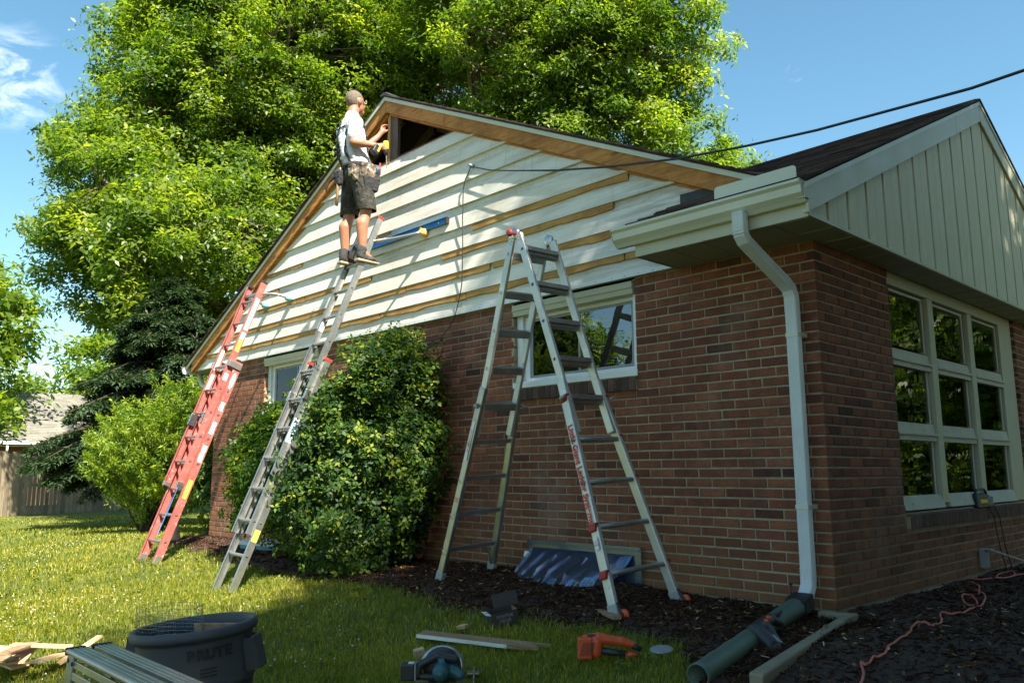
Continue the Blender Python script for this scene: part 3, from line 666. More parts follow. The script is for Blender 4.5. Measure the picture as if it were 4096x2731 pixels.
# roofs
def slab(poly, th, name='roof'):
    return MB().prism(poly, (0, 0, th)).build(name, M_shingle, house)
main_l = [(AX, -.125, AZ), (AX, 9.2, AZ), (-9.98, 9.2, AZ-SL*5.18), (-9.98, -.125, AZ-SL*5.18)]
roof = slab(main_l, .016)
def rz(x): return AZ-SR*(x-AX)
RY, RZ, RS = 3.0, 4.235, .464       # ridge of the side wing
def wz(y): return RZ-RS*abs(y-RY)
xv = lambda y: AX+(AZ-wz(y))/SR
slab([(AX, -.125, AZ), (xv(-.125), -.125, rz(xv(-.125))), (xv(RY), RY, rz(xv(RY))), (.4, 7.0, rz(.4)), (.4, 9.2, rz(.4)), (AX, 9.2, AZ)], .016)
slab([(-1.075, -.60, wz(-.60)), (.268, -.60, wz(-.60)), (.268, RY, RZ), (xv(RY), RY, RZ), (xv(-.02), -.02, wz(-.02)), (-1.075, -.02, wz(-.02))], .014)
slab([(.268, RY, RZ), (.268, 6.7, wz(6.7)), (-.3, 6.7, wz(6.7)), (xv(RY), RY, RZ)], .014)
MB().tube([(AX, -.14, AZ+.022), (AX, .3, AZ+.024)], .045, 6, 0, True, 0, (1.5, .35)).build('ridge_cap', M_felt, roof)
# shingles: courses with their own butt edges
def shg(o, U, Vv, wd, ln, tn, name=None, par=None):   # U along the course, Vv up the slope
    U, Vv = Vector(U).normalized(), Vector(Vv).normalized(); N = U.cross(Vv); N = N if N.z > 0 else -N; o = Vector(o)
    p = [o, o+U*wd, o+U*wd+Vv*ln, o+Vv*ln]; lo, hi = .020, .006
    return [p[0]+N*.004, p[1]+N*.004, p[2]+N*.001, p[3]+N*.001, p[0]+N*lo, p[1]+N*lo, p[2]+N*hi, p[3]+N*hi]
vs_s = Vector((0, 1, RS)).normalized(); sl_len = (RY+.6)*math.sqrt(1+RS*RS); ncs = int(sl_len/.135); cand = []
for r_ in range(ncs):
    s0 = r_*.135; y_ = -.612+s0*vs_s.y; z_ = wz(-.60)+.012+(y_+.6)*RS
    x_hi = .275; x_lo = -1.08 if y_ < -.10 else max(xv(y_), -5)
    x_ = x_hi-(random.uniform(.05, .3)); xs = [x_hi, x_]
    while x_ > x_lo+.08: x_ -= random.uniform(.12, .32); xs.append(max(x_, x_lo))
    for a_, b_ in zip(xs[1:], xs[:-1]):
        if b_-a_ > .02: cand.append((Vector((a_+.001, y_, z_)), b_-a_-.002, .155+random.uniform(0, .008)))
cand.sort(key=lambda c: (c[0]-Vector(camp)).length)
for k, (o_, wd, ln) in enumerate(cand[:299]):
    MB().hexa(shg(o_, (1, 0, 0), vs_s, wd, ln, 0), 0, random.random()).build('shingle', M_shingle, roof)
mb = MB()
for o_, wd, ln in cand[299:]: mb.hexa(shg(o_, (1, 0, 0), vs_s, wd, ln, 0), 0, random.random())
for sg, s_ in ((-1, SL), (1, SR)):           # the shingle ends over both rakes of the main roof
    vv = Vector((-sg, 0, s_)).normalized(); n = int(5.1/.135)
    for r_ in range(n):
        t = r_*.135*abs(vv.x); x_ = (AX+sg*(5.15 if sg < 0 else 4.55))-sg*t
        if (x_-AX)*sg < .1: continue
        for y_, wd in ((-.145-random.uniform(0, .012), .30), (.15, .33)):
            mb.hexa(shg((x_, y_, AZ+.012-s_*abs(x_-AX)), (0, 1, 0), vv, wd, .155, 0), 0, random.random())
mb.build('shingle', M_shingle, roof)['kind'] = 'stuff'
# left eave: soffit, gutter, elbow
MB().box((-9.86, -.06, 2.366), (-W-.002, 9.0, 2.378)).build('soffit', M_soffit, house)
kprof = [(0, 0), (.03, -.0), (.045, .02), (.07, .045), (.075, .085), (.09, .10), (.09, .115), (.082, .115), (.07, .095), (.06, .05), (.035, .012), (.008, .012), (.008, .115), (0, .115)]
lg = MB(); lg.prism([(-9.90-a_, -.14, 2.345+b_) for a_, b_ in kprof], (0, 9.2, 0)); lg.prism([(-9.90-a_, -.145, 2.345+b_) for a_, b_ in [(0, 0), (.03, 0), (.075, .05), (.09, .10), (.09, .115), (0, .115)]], (0, .004, 0))
lg.build('gutter', M_white, house)
MB().tube([(-9.92, .12, 2.36), (-9.92, .12, 2.27), (-9.80, .12, 2.17), (-9.3, .10, 2.08), (-9.14, .10, 1.98), (-9.14, .10, 0)], .04, 12).build('downspout', M_trim, house)
# side-wing eave: fascia, gutter, splash guard, soffit
MB().box((-1.06, -.535, 2.36), (.232, -.515, 2.455)).build('fascia', M_beige, house, .003)
gb = MB(); gb.prism([(-1.19, -.537-a_*1.25, 2.44+b_*1.12) for a_, b_ in kprof], (1.43, 0, 0))
gb.prism([(-1.194, -.537-a_*1.25, 2.44+b_*1.12) for a_, b_ in [(0, 0), (.03, 0), (.075, .05), (.078, .085), (.092, .10), (.092, .117), (0, .117)]], (.004, 0, 0))
gb.prism([(.24, -.537-a_*1.25, 2.44+b_*1.12) for a_, b_ in [(0, 0), (.03, 0), (.075, .05), (.078, .085), (.092, .10), (.092, .117), (0, .117)]], (.004, 0, 0))
gb.build('gutter', M_trim, house, .002)
gp = [(-.36, 2.567), (.205, 2.567), (.205, 2.65)]+[(.205-.025*(1-math.cos(t)), 2.65+.025*math.sin(t)) for t in np.linspace(.2, math.pi/2, 5)]+[(-.335+0, 2.675)]+[(-.335-.025*math.sin(t), 2.65+.025*math.cos(t)) for t in np.linspace(.2, math.pi/2, 5)]
MB().prism([(a_, -.600, b_) for a_, b_ in gp], (0, .004, 0)).build('splash_guard', M_trim, house, .001)
for k in range(5):
    a_ = -1.058+k*.258; MB().box((a_, -.514, 2.366), (a_+.254, -.003, 2.374)).box((a_, -.514, 2.362), (a_+.008, -.003, 2.366)).build('soffit_panel', M_soffit, house)
for k in range(24):
    a_ = -.512+k*.30; MB().box((.004, a_, 2.362), (.226, a_+.296, 2.372)).box((.004, a_, 2.358), (.226, a_+.008, 2.362)).build('soffit_panel', M_soffit, house)
MB().box((-1.062, -.514, 2.36), (-1.058, -.06, 2.46)).build('eave_end', M_beige, house)
# ribbed downspout
rp = []
def ribs(n, a0, a1, fixed, out, horiz):
    r = []
    for q in range(n*2+1):
        a_ = a0+(a1-a0)*q/(n*2); o_ = fixed+out*(.004 if q % 2 else 0); r.append((a_, o_) if horiz else (o_, a_))
    return r
hw, hd = .039, .028
rp = ribs(6, -hw, hw, -hd, -1, True)+ribs(4, -hd+.006, hd-.006, hw, 1, False)+ribs(6, hw, -hw, hd, 1, True)+ribs(4, hd-.006, -hd+.006, -hw, -1, False)
for z_ in (1.72, .62): MB().box((-.168, -.132, z_), (-.082, -.0, z_+.028)).build('downspout_strap', M_trim, house, .002)
for x_ in (-.80, -.10): MB().prism([(x_, -.535-a_*1.27, 2.438+b_*1.13) for a_, b_ in kprof[:8]+[(.0, .115)]], (.022, 0, 0)).build('gutter_seam', M_trim, house)
ds = MB(); ds.sweep(rp, [(-.185, -.600, 2.47), (-.185, -.600, 2.36), (-.184, -.592, 2.32), (-.180, -.565, 2.285), (-.135, -.175, 2.075), (-.128, -.125, 2.04), (-.125, -.103, 1.99), (-.125, -.098, 1.9), (-.125, -.098, .22), (-.125, -.105, .155), (-.125, -.14, .105), (-.125, -.22, .06)], 0, (1, 0, 0))
dsp = ds.build('downspout', M_down, house)
el = MB()
for k in range(5): el.sweep([(a_*1.05, b_*1.05) for a_, b_ in rp], [(-.125, -.1, 1.97-.018*k), (-.125, -.1, 1.963-.018*k)])
for k in range(5): el.sweep([(a_*1.05, b_*1.05) for a_, b_ in rp], [(-.125, -.1, .26-.018*k), (-.125, -.1, .253-.018*k)])
for k in range(4): el.sweep([(a_*1.05, b_*1.05) for a_, b_ in rp], [(-.185, -.6, 2.33+.02*k), (-.185, -.6, 2.323+.02*k)])
el.build('elbow_crimps', M_down, dsp)
# black flashing at the roof-wall joint
MB().hexa([(-.985, -.064, 2.74), (-.62, -.064, 2.74), (-.62, -.060, 2.74), (-.985, -.060, 2.74), (-.985, -.064, 2.915), (-.62, -.064, 2.905), (-.62, -.060, 2.905), (-.985, -.060, 2.915)]).build('black_flashing', M_felt, house)
# cream vertical boards on the side gable
zt = lambda y: wz(y)-.205
edges = [-.585+.303*k for k in range(24)]
for a_, b_ in zip(edges[:-1], edges[1:]):
    for p, q_, x_, g in ((a_, a_+.034, .208, 0), (a_+.034, a_+.165, .230, 0), (a_+.169, b_, .2295, 0)):
        pts = []
        for y_ in (p, q_):
            pts.append((x_, y_, 2.385)); 
        tp = []
        ys_ = [p]+([RY] if p < RY < q_ else [])+[q_]
        top = [(x_, y_, zt(y_)+.02) for y_ in ys_[::-1]]
        if min(t[2] for t in top) < 2.39 and max(t[2] for t in top) < 2.42: continue
        top = [(x, y, max(z, 2.386)) for x, y, z in top]
        if g == 0 and x_ > .2295: main = MB().prism(pts+top, (-.02, 0, 0)).build('siding_board', M_vinyl, house)
        else: MB().prism(pts+top, (-.012, 0, 0)).build('board_edge', M_vinyl, house)
MB().box((.195, -.53, 2.366), (.238, 6.6, 2.386)).build('bottom_trim', M_beige, house)
def rk(ya, yb, name='fascia'):
    return MB().prism([(.232, ya, wz(ya)-.012), (.232, yb, wz(yb)-.012), (.232, yb, wz(yb)-.205), (.232, ya, wz(ya)-.205)], (.020, 0, 0)).build(name, M_beige, house, .003)
rk(-.56, 2.297); rk(2.300, RY-.001); rk(RY+.001, 6.6)
MB().prism([(.253, -.60, wz(-.60)-.012), (.253, RY, RZ-.012), (.253, RY, RZ-.045), (.253, -.60, wz(-.60)-.045)], (.006, 0, 0)).build('drip_edge', M_trim, house)
MB().prism([(.253, RY, RZ-.012), (.253, 6.6, wz(6.6)-.012), (.253, 6.6, wz(6.6)-.045), (.253, RY, RZ-.045)], (.006, 0, 0)).build('drip_edge', M_trim, house)
MB().box((.20, -.60, 2.46), (.254, -.535, 2.545)).build('eave_return', M_beige, house, .003)
MB().prism([(.04, -.30, wz(-.30)-.2), (.04, 6.6, wz(6.6)-.2), (.04, RY, RZ-.2)], (.03, 0, 0)).build('gable_backing', M_room, house)

# ------------------------------------------------------------------ vegetation
def unitv(a): return a/np.maximum(np.linalg.norm(a, axis=-1, keepdims=True), 1e-9)
def leaves(name, P, N, k, size, wid, mat, parent, spread=1.0, jit=.35, tn=None, long=None, fold=.25):
    """sprays of k pointed leaves around each point P, lying about the plane with normal N"""
    n = len(P); N = unitv(N+rng.normal(0, jit, N.shape)); A = unitv(np.cross(N, rng.normal(0, 1, N.shape))); B = np.cross(N, A)
    if long is not None: A = unitv(long+rng.normal(0, .3, N.shape)); N = unitv(N-A*np.sum(N*A, 1, keepdims=True)); B = np.cross(N, A)
    Vs, T = [], []
    for j in range(k):
        th = (j/k*2*math.pi*spread if k > 1 else 0)+rng.normal(0, .3, n); th = th[:, None]
        D = A*np.cos(th)+B*np.sin(th)+N*rng.normal(.05, .3, (n, 1)); D = unitv(D); S = unitv(np.cross(N, D)); U = np.cross(D, S)
        s = (size*rng.uniform(.7, 1.25, n))[:, None]; o = P+D*s*.12
        Vs.append(np.stack([o, o+D*s*.45+S*s*wid+U*s*fold*wid, o+D*s-N*s*.12, o+D*s*.45-S*s*wid+U*s*fold*wid], 1))
        t = (rng.uniform(0, 1, n) if tn is None else np.clip(tn+rng.normal(0, .16, n), 0, 1)); T.append(np.repeat(t[:, None], 4, 1))
    V = np.stack(Vs, 1).reshape(-1, 3); T = np.stack(T, 1).reshape(-1)
    return npmesh(name, V, np.arange(len(V)).reshape(-1, 4), mat, parent, T)
def curve_pts(a, b, sag, n=5, wob=.1):
    a, b = np.array(a, float), np.array(b, float); t = np.linspace(0, 1, n)[:, None]; L_ = np.linalg.norm(b-a)
    p = a+(b-a)*t+np.array([0, 0, 1])*(sag*L_*np.sin(t*math.pi)); p[1:-1] += rng.normal(0, wob*L_/n, (n-2, 3)); return p
def broadleaf(name, label, base, lobes, trunk_r, limb_from, n_cl, per, leaf, mat=None, bark=None, group=None, cat='tree', sprays=3, wid=.22, crad=.75, flat=.55):
    t = thing(name, label, cat, base, group); base = np.array(base, float)
    lob = np.array(lobes, float); cen = (lob[:, :3]*lob[:, 3:]**2).sum(0)/(lob[:, 3]**2).sum()
    top = np.array([base[0]*.6+cen[0]*.4, base[1]*.6+cen[1]*.4, max(l[2] for l in lobes)])
    mb = MB(); tp = curve_pts(base-np.array([0, 0, .3]), top, .0, 9, .12); mb.tube(tp, [trunk_r*(1-.09*i_)*(1.25 if i_ == 0 else 1) for i_ in range(9)], 10); mb.build('trunk', bark or M_bark, t)
    # cluster centres spread over the lobes, mostly near their surface
    wgt = lob[:, 3]**2; pick = rng.choice(len(lob), n_cl, p=wgt/wgt.sum()); d = unitv(rng.normal(0, 1, (n_cl, 3))); rr = rng.uniform(.35, 1, n_cl)**.4
    Cc = lob[pick, :3]+d*(lob[pick, 3]*rr)[:, None]*np.array([1, 1, .85])+rng.normal(0, .2, (n_cl, 3))
    br = MB(); limbs = []
    for l in lob:
        h = limb_from+(top[2]-limb_from)*rng.uniform(.05, .5); h = min(h, l[2]-.3)
        f = np.clip((h-base[2])/(top[2]-base[2]), .08, .95); s = base+(top-base)*f; lp = curve_pts(s, l[:3], .05, 7, .22); limbs.append(lp)
        br.tube(lp, [trunk_r*.42*(1-.13*i_) for i_ in range(7)], 6)
    for c, p_ in zip(Cc, pick):
        lp = limbs[p_]; q_ = lp[np.argmin(np.linalg.norm(lp-c, axis=1)+rng.uniform(0, .6, len(lp)))]
        pts = curve_pts(q_, c, .08, 5, .3); w0 = .018+.012*np.linalg.norm(c-q_); br.tube(pts, [w0, w0*.8, w0*.6, w0*.4, w0*.22], 4, 0, False)
    br.build('branches', bark or M_bark, t)
    idx = np.repeat(np.arange(n_cl), per); size = crad*rng.uniform(.6, 1.3, n_cl)[idx]
    off = np.clip(rng.normal(0, .5, (len(idx), 3)), -.85, .85)*size[:, None]*np.array([1, 1, flat]); P = Cc[idx]+off
    out = unitv(P-cen); N = unitv(np.array([0, 0, 1.1])+out*.5+unitv(off)*.4)
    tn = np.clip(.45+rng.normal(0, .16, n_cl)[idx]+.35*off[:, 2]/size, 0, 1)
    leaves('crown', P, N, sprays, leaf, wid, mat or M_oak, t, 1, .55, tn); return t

oakA = [(-20.8, 6.6, 14, 4.2), (-22, 4.6, 13.5, 3.0), (-21.6, 3.4, 11.0, 2.2), (-21.4, 2.2, 9.3, 1.9), (-21.0, 2.9, 7.6, 1.9), (-21.1, 6.1, 9.6, 3.2), (-19.8, 8.4, 12.1, 3.4), (-21.8, 5.2, 16.6, 3.2), (-21, 8.8, 16.6, 3.6), (-21.9, 1.4, 10.2, .8), (-20.6, 1.5, 6.9, 1.3), (-17.2, 1.4, 6.0, 1.1), (-17.6, 2.6, 6.8, 1.6), (-18.3, 4.2, 7.4, 1.9), (-18.4, 1.2, 7.9, 1.5), (-20.8, 3.2, 5.4, 1.5), (-20.4, 2.2, 5.6, 1.3), (-20.2, 5.2, 6.8, 2.2), (-20.0, 9.6, 9.0, 3.0)]
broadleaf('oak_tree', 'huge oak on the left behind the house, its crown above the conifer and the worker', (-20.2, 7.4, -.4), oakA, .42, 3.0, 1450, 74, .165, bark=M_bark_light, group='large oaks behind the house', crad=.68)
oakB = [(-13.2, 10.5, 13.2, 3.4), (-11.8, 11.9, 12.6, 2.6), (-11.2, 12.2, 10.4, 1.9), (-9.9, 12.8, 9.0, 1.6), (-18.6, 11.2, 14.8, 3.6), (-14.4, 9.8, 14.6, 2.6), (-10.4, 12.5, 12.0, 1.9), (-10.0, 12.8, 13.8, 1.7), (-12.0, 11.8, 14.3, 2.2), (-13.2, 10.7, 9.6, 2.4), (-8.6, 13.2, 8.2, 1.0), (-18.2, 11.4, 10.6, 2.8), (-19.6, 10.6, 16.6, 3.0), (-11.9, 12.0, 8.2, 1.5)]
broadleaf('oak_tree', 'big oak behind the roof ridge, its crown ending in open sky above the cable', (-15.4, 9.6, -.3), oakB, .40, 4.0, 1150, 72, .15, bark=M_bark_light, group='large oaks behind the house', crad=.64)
for k, (b_, r_, lb) in enumerate([((-38, 2.0, -.5), [(-38.5, .6, 8.6, 2.6), (-37.2, 2.2, 7.2, 1.9), (-36.5, 2.4, 5.2, 1.6), (-38, -2, 6, 3), (-36.4, 1.6, 3.2, 1.6)], 'yellow-green tree at the left edge behind the grey neighbouring roof'),
                                  ((-43, 10.4, -.5), [(-43, 10, 5.8, 3.0), (-42, 13.5, 7.6, 3.2), (-42.6, 7.4, 4.0, 2.6)], 'far sunlit tree showing between the conifer branches'),
                                  ((-41, 17.5, -.5), [(-41, 16, 6.0, 3.2), (-40, 19, 8, 3.5), (-41, 22, 6, 3.4)], 'far tree mostly hidden beyond the left roof edge')]):
    broadleaf('background_tree', lb, b_, r_, .3, 1.5, 130, 50, .36, cat='tree', group='far trees beyond the fence', crad=1.25)

def conifer(name, label, base, H, Rb, layers, per, mat, need=.16, z0=.6, dens=14, gap=None):
    t = thing(name, label, 'tree', base); b = np.array(base, float)
    MB().tube([b-[0, 0, .3], b+[0, 0, H*.5], b+[0, 0, H]], [.24, .15, .02], 9).build('trunk', M_bark, t)
    br = MB(); P = []; Nn = []; Lg = []; tn = []
    for i_ in range(layers):
        f = i_/layers; z = z0+(H-z0)*f**1.05; Rr = Rb*(1-f)**.75*rng.uniform(.85, 1.1)*min(1, .62+2.2*f)
        for j in range(per):
            a_ = rng.uniform(0, 6.28); 
            if gap and gap[0] < z < gap[1] and math.cos(a_-gap[2]) > .2 and rng.random() < .8: continue
            ln = Rr*rng.uniform(.65, 1.1); s = b+[0, 0, z]; e = s+np.array([math.cos(a_)*ln, math.sin(a_)*ln, -.22*ln+rng.normal(0, .15)])
            pts = curve_pts(s, e, .10, 6, .08); br.tube(pts, [.035, .03, .024, .018, .012, .006], 4, 0, False)
            m = int(dens*ln*3); u = rng.uniform(.22, 1, m)**.8; ii = u*5; k0 = np.minimum(ii.astype(int), 4); w_ = (ii-k0)[:, None]; q_ = pts[k0]*(1-w_)+pts[k0+1]*w_
            side = np.array([-math.sin(a_), math.cos(a_), 0]); wdt = (.22+.5*(1-u))*ln*.32; sd = rng.uniform(-1, 1, m)
            q_ = q_+side*(sd*wdt)[:, None]+np.array([0, 0, -1])*(np.abs(sd)*wdt*.35+rng.uniform(0, .12, m))[:, None]
            P.append(q_); Nn.append(np.tile([0, 0, 1.], (m, 1))+rng.normal(0, .2, (m, 3))); Lg.append(side*np.sign(sd)[:, None]*.8+np.array([math.cos(a_), math.sin(a_), -.3])); tn.append(np.clip(.3+.4*u+rng.normal(0, .1, m), 0, 1))
    br.build('branches', M_bark, t); P = np.concatenate(P); leaves('crown', P, np.concatenate(Nn), 4, need, .13, mat, t, .35, .3, np.concatenate(tn), np.concatenate(Lg)); return t
conifer('spruce_tree', 'dark conifer with bare trunk and drooping branches left of the house, above the fence', (-16.3, 2.1, -.25), 5.6, 3.1, 28, 22, M_spruce, .15, 1.3, 27, (2.3, 4.2, -.9))

def shrub(name, label, base, lobes, n_st, n_cl, per, leaf, mat, k, wid, crad, up=.6, stem=.03, cat='shrub', inner=.25, flatz=1, longup=0, tbase=.45):
    t = thing(name, label, cat, base); b = np.array(base, float); lob = np.array(lobes, float); mb = MB()
    wgt = lob[:, 3]**2; pick = rng.choice(len(lob), n_cl, p=wgt/wgt.sum()); d = unitv(rng.normal(0, 1, (n_cl, 3))+[0, 0, .15]); rr = np.where(rng.random(n_cl) < inner, rng.uniform(.3, .85, n_cl), rng.uniform(.85, 1.05, n_cl))
    Cc = lob[pick, :3]+d*(lob[pick, 3]*rr)[:, None]; Cc = Cc[(Cc[:, 2] > b[2]+.08)]
    for c in Cc[rng.choice(len(Cc), min(n_st, len(Cc)), False)]:
        pts = curve_pts(b+rng.normal(0, .08, 3)*[1, 1, 0], c, .12, 6, .12); mb.tube(pts, [stem, stem*.85, stem*.65, stem*.5, stem*.35, stem*.15], 4, 0, False)
    mb.build('stems', M_bark, t); n = len(Cc); idx = np.repeat(np.arange(n), per); sz = crad*rng.uniform(.6, 1.3, n)[idx]; cen = (lob[:, :3]*lob[:, 3:]).sum(0)/lob[:, 3].sum()
    off = rng.normal(0, .5, (len(idx), 3))*sz[:, None]; out = unitv(Cc[idx]-cen)
    if longup:
        sp = unitv(out*[1, 1, .5]*.75+rng.normal(0, .22, (n, 3))[idx]+[0, 0, .75]); tl_ = rng.uniform(-.15, 1, (len(idx), 1)); off = sp*tl_*longup*rng.uniform(.6, 1.5, (n, 1))[idx]+rng.normal(0, .035, (len(idx), 3))*(1.25-tl_)
    P = Cc[idx]+off; ok = P[:, 2] > b[2]+.03; P = P[ok]; out = out[ok]; off = off[ok]; idx = idx[ok]
    N = unitv(out*.8+np.array([0, 0, up])); tn = np.clip(tbase+rng.normal(0, .13, n)[idx]+.25*rng.normal(0, 1, len(P)), 0, 1)
    lg = unitv(sp[ok]+rng.normal(0, .35, P.shape)) if longup else None
    leaves('foliage', P, N, k, leaf, wid, mat, t, .8 if longup else 1, .5, tn, lg); return t
holly = shrub('holly_bush', 'large glossy holly bush against the brick wall, around the foot of the aluminium ladder', (-4.6, -.75, -.07),
      [(-5.55, -.72, .92, .56), (-5.75, -.70, .62, .46), (-5.35, -.78, 1.2, .36), (-5.9, -.72, 1.2, .30), (-5.15, -.62, 1.5, .26), (-4.40, -.62, .75, .72), (-4.12, -.62, 1.35, .58), (-3.92, -.52, 1.72, .38), (-5.55, -.55, 1.28, .34), (-3.84, -.5, .95, .42), (-4.75, -.55, 1.25, .42), (-4.10, -.75, .5, .54), (-4.10, -.52, 1.92, .26), (-5.9, -.65, .95, .40), (-5.2, -.6, .6, .55), (-4.55, -.6, .45, .6)], 60, 1350, 24, .052, M_holly, 4, .26, .14, tbase=.42)
yew = shrub('yew_bush', 'bright green feathery evergreen shrub between the red ladder and the fence', (-12.0, .3, -.12),
      [(-11.9, .3, .9, .85), (-11.2, .4, 1.2, .8), (-12.4, .2, 1.05, .6), (-10.7, .6, 1.3, .65), (-11.5, .5, 1.65, .5), (-10.8, .7, 1.8, .42)], 60, 620, 46, .075, M_yew, 4, .12, .10, longup=.42, stem=.02, tbase=.5)
shrub('holly_bush', 'dark shrub hugging the far left corner of the house', (-9.7, .55, -.05), [(-9.9, .6, .6, .55), (-9.8, .7, 1.0, .42)], 12, 120, 20, .062, M_holly, 4, .26, .14, tbase=.5)
# trees to the right of and behind the camera: they throw the shade and stand in the window reflections
shade1 = [(7.6, -.6, 10.4, 2.8), (7.4, 1.2, 9.2, 2.8), (7.3, -3.2, 9.6, 2.6), (7.8, -1.2, 7.2, 3.0), (7.0, 2.6, 6.6, 2.4), (7.2, 4.4, 8.4, 2.4), (6.9, -1.2, 12.7, 1.5), (7.0, -4.9, 7.6, 2.2)]
broadleaf('street_tree', 'tall shade tree standing in front of the side gable', (7.6, -.6, -.1), shade1, .35, 2.5, 420, 110, .17, group='shade trees in front of the house', crad=.85, wid=.3)
shade2 = [(7.6, -7.0, 7.0, 2.9), (7.2, -6.8, 9.2, 1.6), (7.4, -9.4, 8.4, 2.2), (7.0, -5.8, 4.6, 2.4), (7.0, -8.6, 5.2, 2.6)]
broadleaf('street_tree', 'shade tree standing on the lawn behind the camera', (7.4, -7.4, -.5), shade2, .32, 2.0, 300, 90, .19, group='shade trees in front of the house', crad=.85, wid=.3)
for k, (x_, y_, h_) in enumerate(((5.6, 1.2, 6.2), (6.2, 4.8, 7.0), (5.2, -2.2, 4.6))):
    conifer('evergreen_tree', ['dense evergreen standing in front of the side window', 'dense evergreen further along the side yard', 'lower evergreen beside the front corner of the yard'][k], (x_, y_, -.05), h_, 2.2, 20, 15, M_spruce, .22, .3, 12)
for k, (x_, y_) in enumerate([(4.4, 17), (8.6, 18.5), (6.5, 25), (2.6, 27)]):
    broadleaf('street_tree', ['lawn tree beyond the back of the side gable', 'lawn tree further right behind the house', 'distant tree in the back yard', 'most distant tree in the back yard'][k], (x_, y_, -.1), [(x_, y_, 1.4, 1.5), (x_+1.6, y_-.6, 1.2, 1.3), (x_-1.6, y_+.4, 1.2, 1.3), (x_, y_, 5.0, 2.4), (x_+1, y_+1.5, 3.6, 1.6), (x_-.5, y_-1.3, 3.8, 1.6), (x_, y_, 7, 1.8)],   .25, 1.2, 190, 60, .22, group='trees in the yard behind the house', crad=1.3, wid=.3)

broadleaf('street_tree', 'tree on the far left lawn, mirrored in the gable window', (-14.5, -12.2, -.5), [(-14.5, -12.2, 3.2, 1.7), (-14.9, -12.6, 5.0, 1.5), (-13.9, -12.9, 4.2, 1.2)], .2, 1.2, 120, 50, .2, group='shade trees in front of the house', crad=.8)

# grass blades
def grass_pts(n, rmin, rmax):
    px = rng.uniform(-.68, .70, n); r_ = np.sqrt(rng.uniform(rmin**2, rmax**2, n)); f = np.array([_f.x, _f.y]); f /= np.linalg.norm(f); s = np.array([f[1], -f[0]])
    return np.array([2.4, -5.08])+(f[None]+s[None]*px[:, None])*(r_/np.sqrt(1+px**2))[:, None]
def near(x, y, items): return None
GP = []; GH = []
for n, a_, b_, h, w_ in ((170000, 1.9, 5.2, .040, .0030), (110000, 5.2, 9, .042, .0048), (60000, 9, 15, .045, .009), (34000, 15, 27, .05, .018)):
    q_ = grass_pts(n, a_, b_); x_, y_ = q_[:, 0], q_[:, 1]; m = inmulch(x_, y_); ok = ~((x_ > -9.3) & (x_ < 6) & (y_ > -.05)) & ((m < rng.normal(.0, .035, n)) | (x_ < -10.3) | (y_ > 3))
    ok &= ~((x_ < -24.9-.38*(y_-.0)) & (a_ > 9)); q_ = q_[ok]; GP.append(np.column_stack([q_, lawn_z(q_[:, 0], q_[:, 1])-.004])); GH.append(np.column_stack([np.full(len(q_), h), np.full(len(q_), w_)]))
GP = np.concatenate(GP); GH = np.concatenate(GH); n = len(GP)
patch = .5+.5*wav(GP[:, 0], GP[:, 1], 3.0, 12); patch2 = .5+.5*wav(GP[:, 0], GP[:, 1], 11, 13)
h = GH[:, 0]*rng.uniform(.5, 1.35, n)*(.7+.7*patch2); a_ = rng.uniform(0, 6.28, n); ln = np.column_stack([np.cos(a_), np.sin(a_), np.zeros(n)])*(h*rng.uniform(.2, 1.1, n))[:, None]
sd = np.column_stack([-np.sin(a_+rng.normal(0, .5, n)), np.cos(a_), np.zeros(n)])*GH[:, 1:]*rng.uniform(.6, 1.3, (n, 1)); up_ = np.column_stack([np.zeros(n), np.zeros(n), h])
V = np.stack([GP-sd*.5, GP+sd*.5, GP+ln*.35+up_*.62+sd*.42, GP+ln*.35+up_*.62-sd*.42, GP+ln+up_*.92], 1)
tn = np.clip(.42+.5*(patch-.5)+rng.normal(0, .2, n)+(rng.random(n) < .06)*.5, 0, 1)
b = np.arange(n)*5; tri = np.concatenate([np.stack([b, b+1, b+2], 1), np.stack([b, b+2, b+3], 1), np.stack([b+3, b+2, b+4], 1)])
g_ = npmesh('grass', V.reshape(-1, 3), tri, M_grass, None, np.repeat(tn, 5)); g_['kind'] = 'stuff'; g_['label'] = 'mown grass blades of the lawn'; g_['category'] = 'grass'
# broad weed leaves among the grass
q_ = grass_pts(900, 2.4, 11); q_ = q_[(inmulch(q_[:, 0], q_[:, 1]) < -.05) & (q_[:, 1] < -.4)]; q_ = np.repeat(q_, 5, 0)+rng.normal(0, .035, (len(q_)*5, 2))
g_ = leaves('weeds', np.column_stack([q_, lawn_z(q_[:, 0], q_[:, 1])+rng.uniform(.015, .035, len(q_))]), np.tile([0, 0, 1.], (len(q_), 1)), 4, .030, .30, M_grass, None, 1, .3, rng.uniform(.0, .5, len(q_))); g_['kind'] = 'stuff'; g_['label'] = 'broad leaved weeds growing through the lawn'; g_['category'] = 'weeds'
# dead leaves and clippings
q_ = grass_pts(700, 2.4, 10); q_ = q_[(q_[:, 1] < -.1) | (q_[:, 0] > .1)]
g_ = leaves('fallen_leaves', np.column_stack([q_, np.where(inmulch(q_[:, 0], q_[:, 1]) > 0, mulch_z(q_[:, 0], q_[:, 1])+.012, lawn_z(q_[:, 0], q_[:, 1])+.035)]), np.tile([0, 0, 1.], (len(q_), 1)), 1, .028, .28, M_dead, None, 1, .5); g_['kind'] = 'stuff'; g_['label'] = 'dry tan leaves scattered on grass and mulch'; g_['category'] = 'leaves'
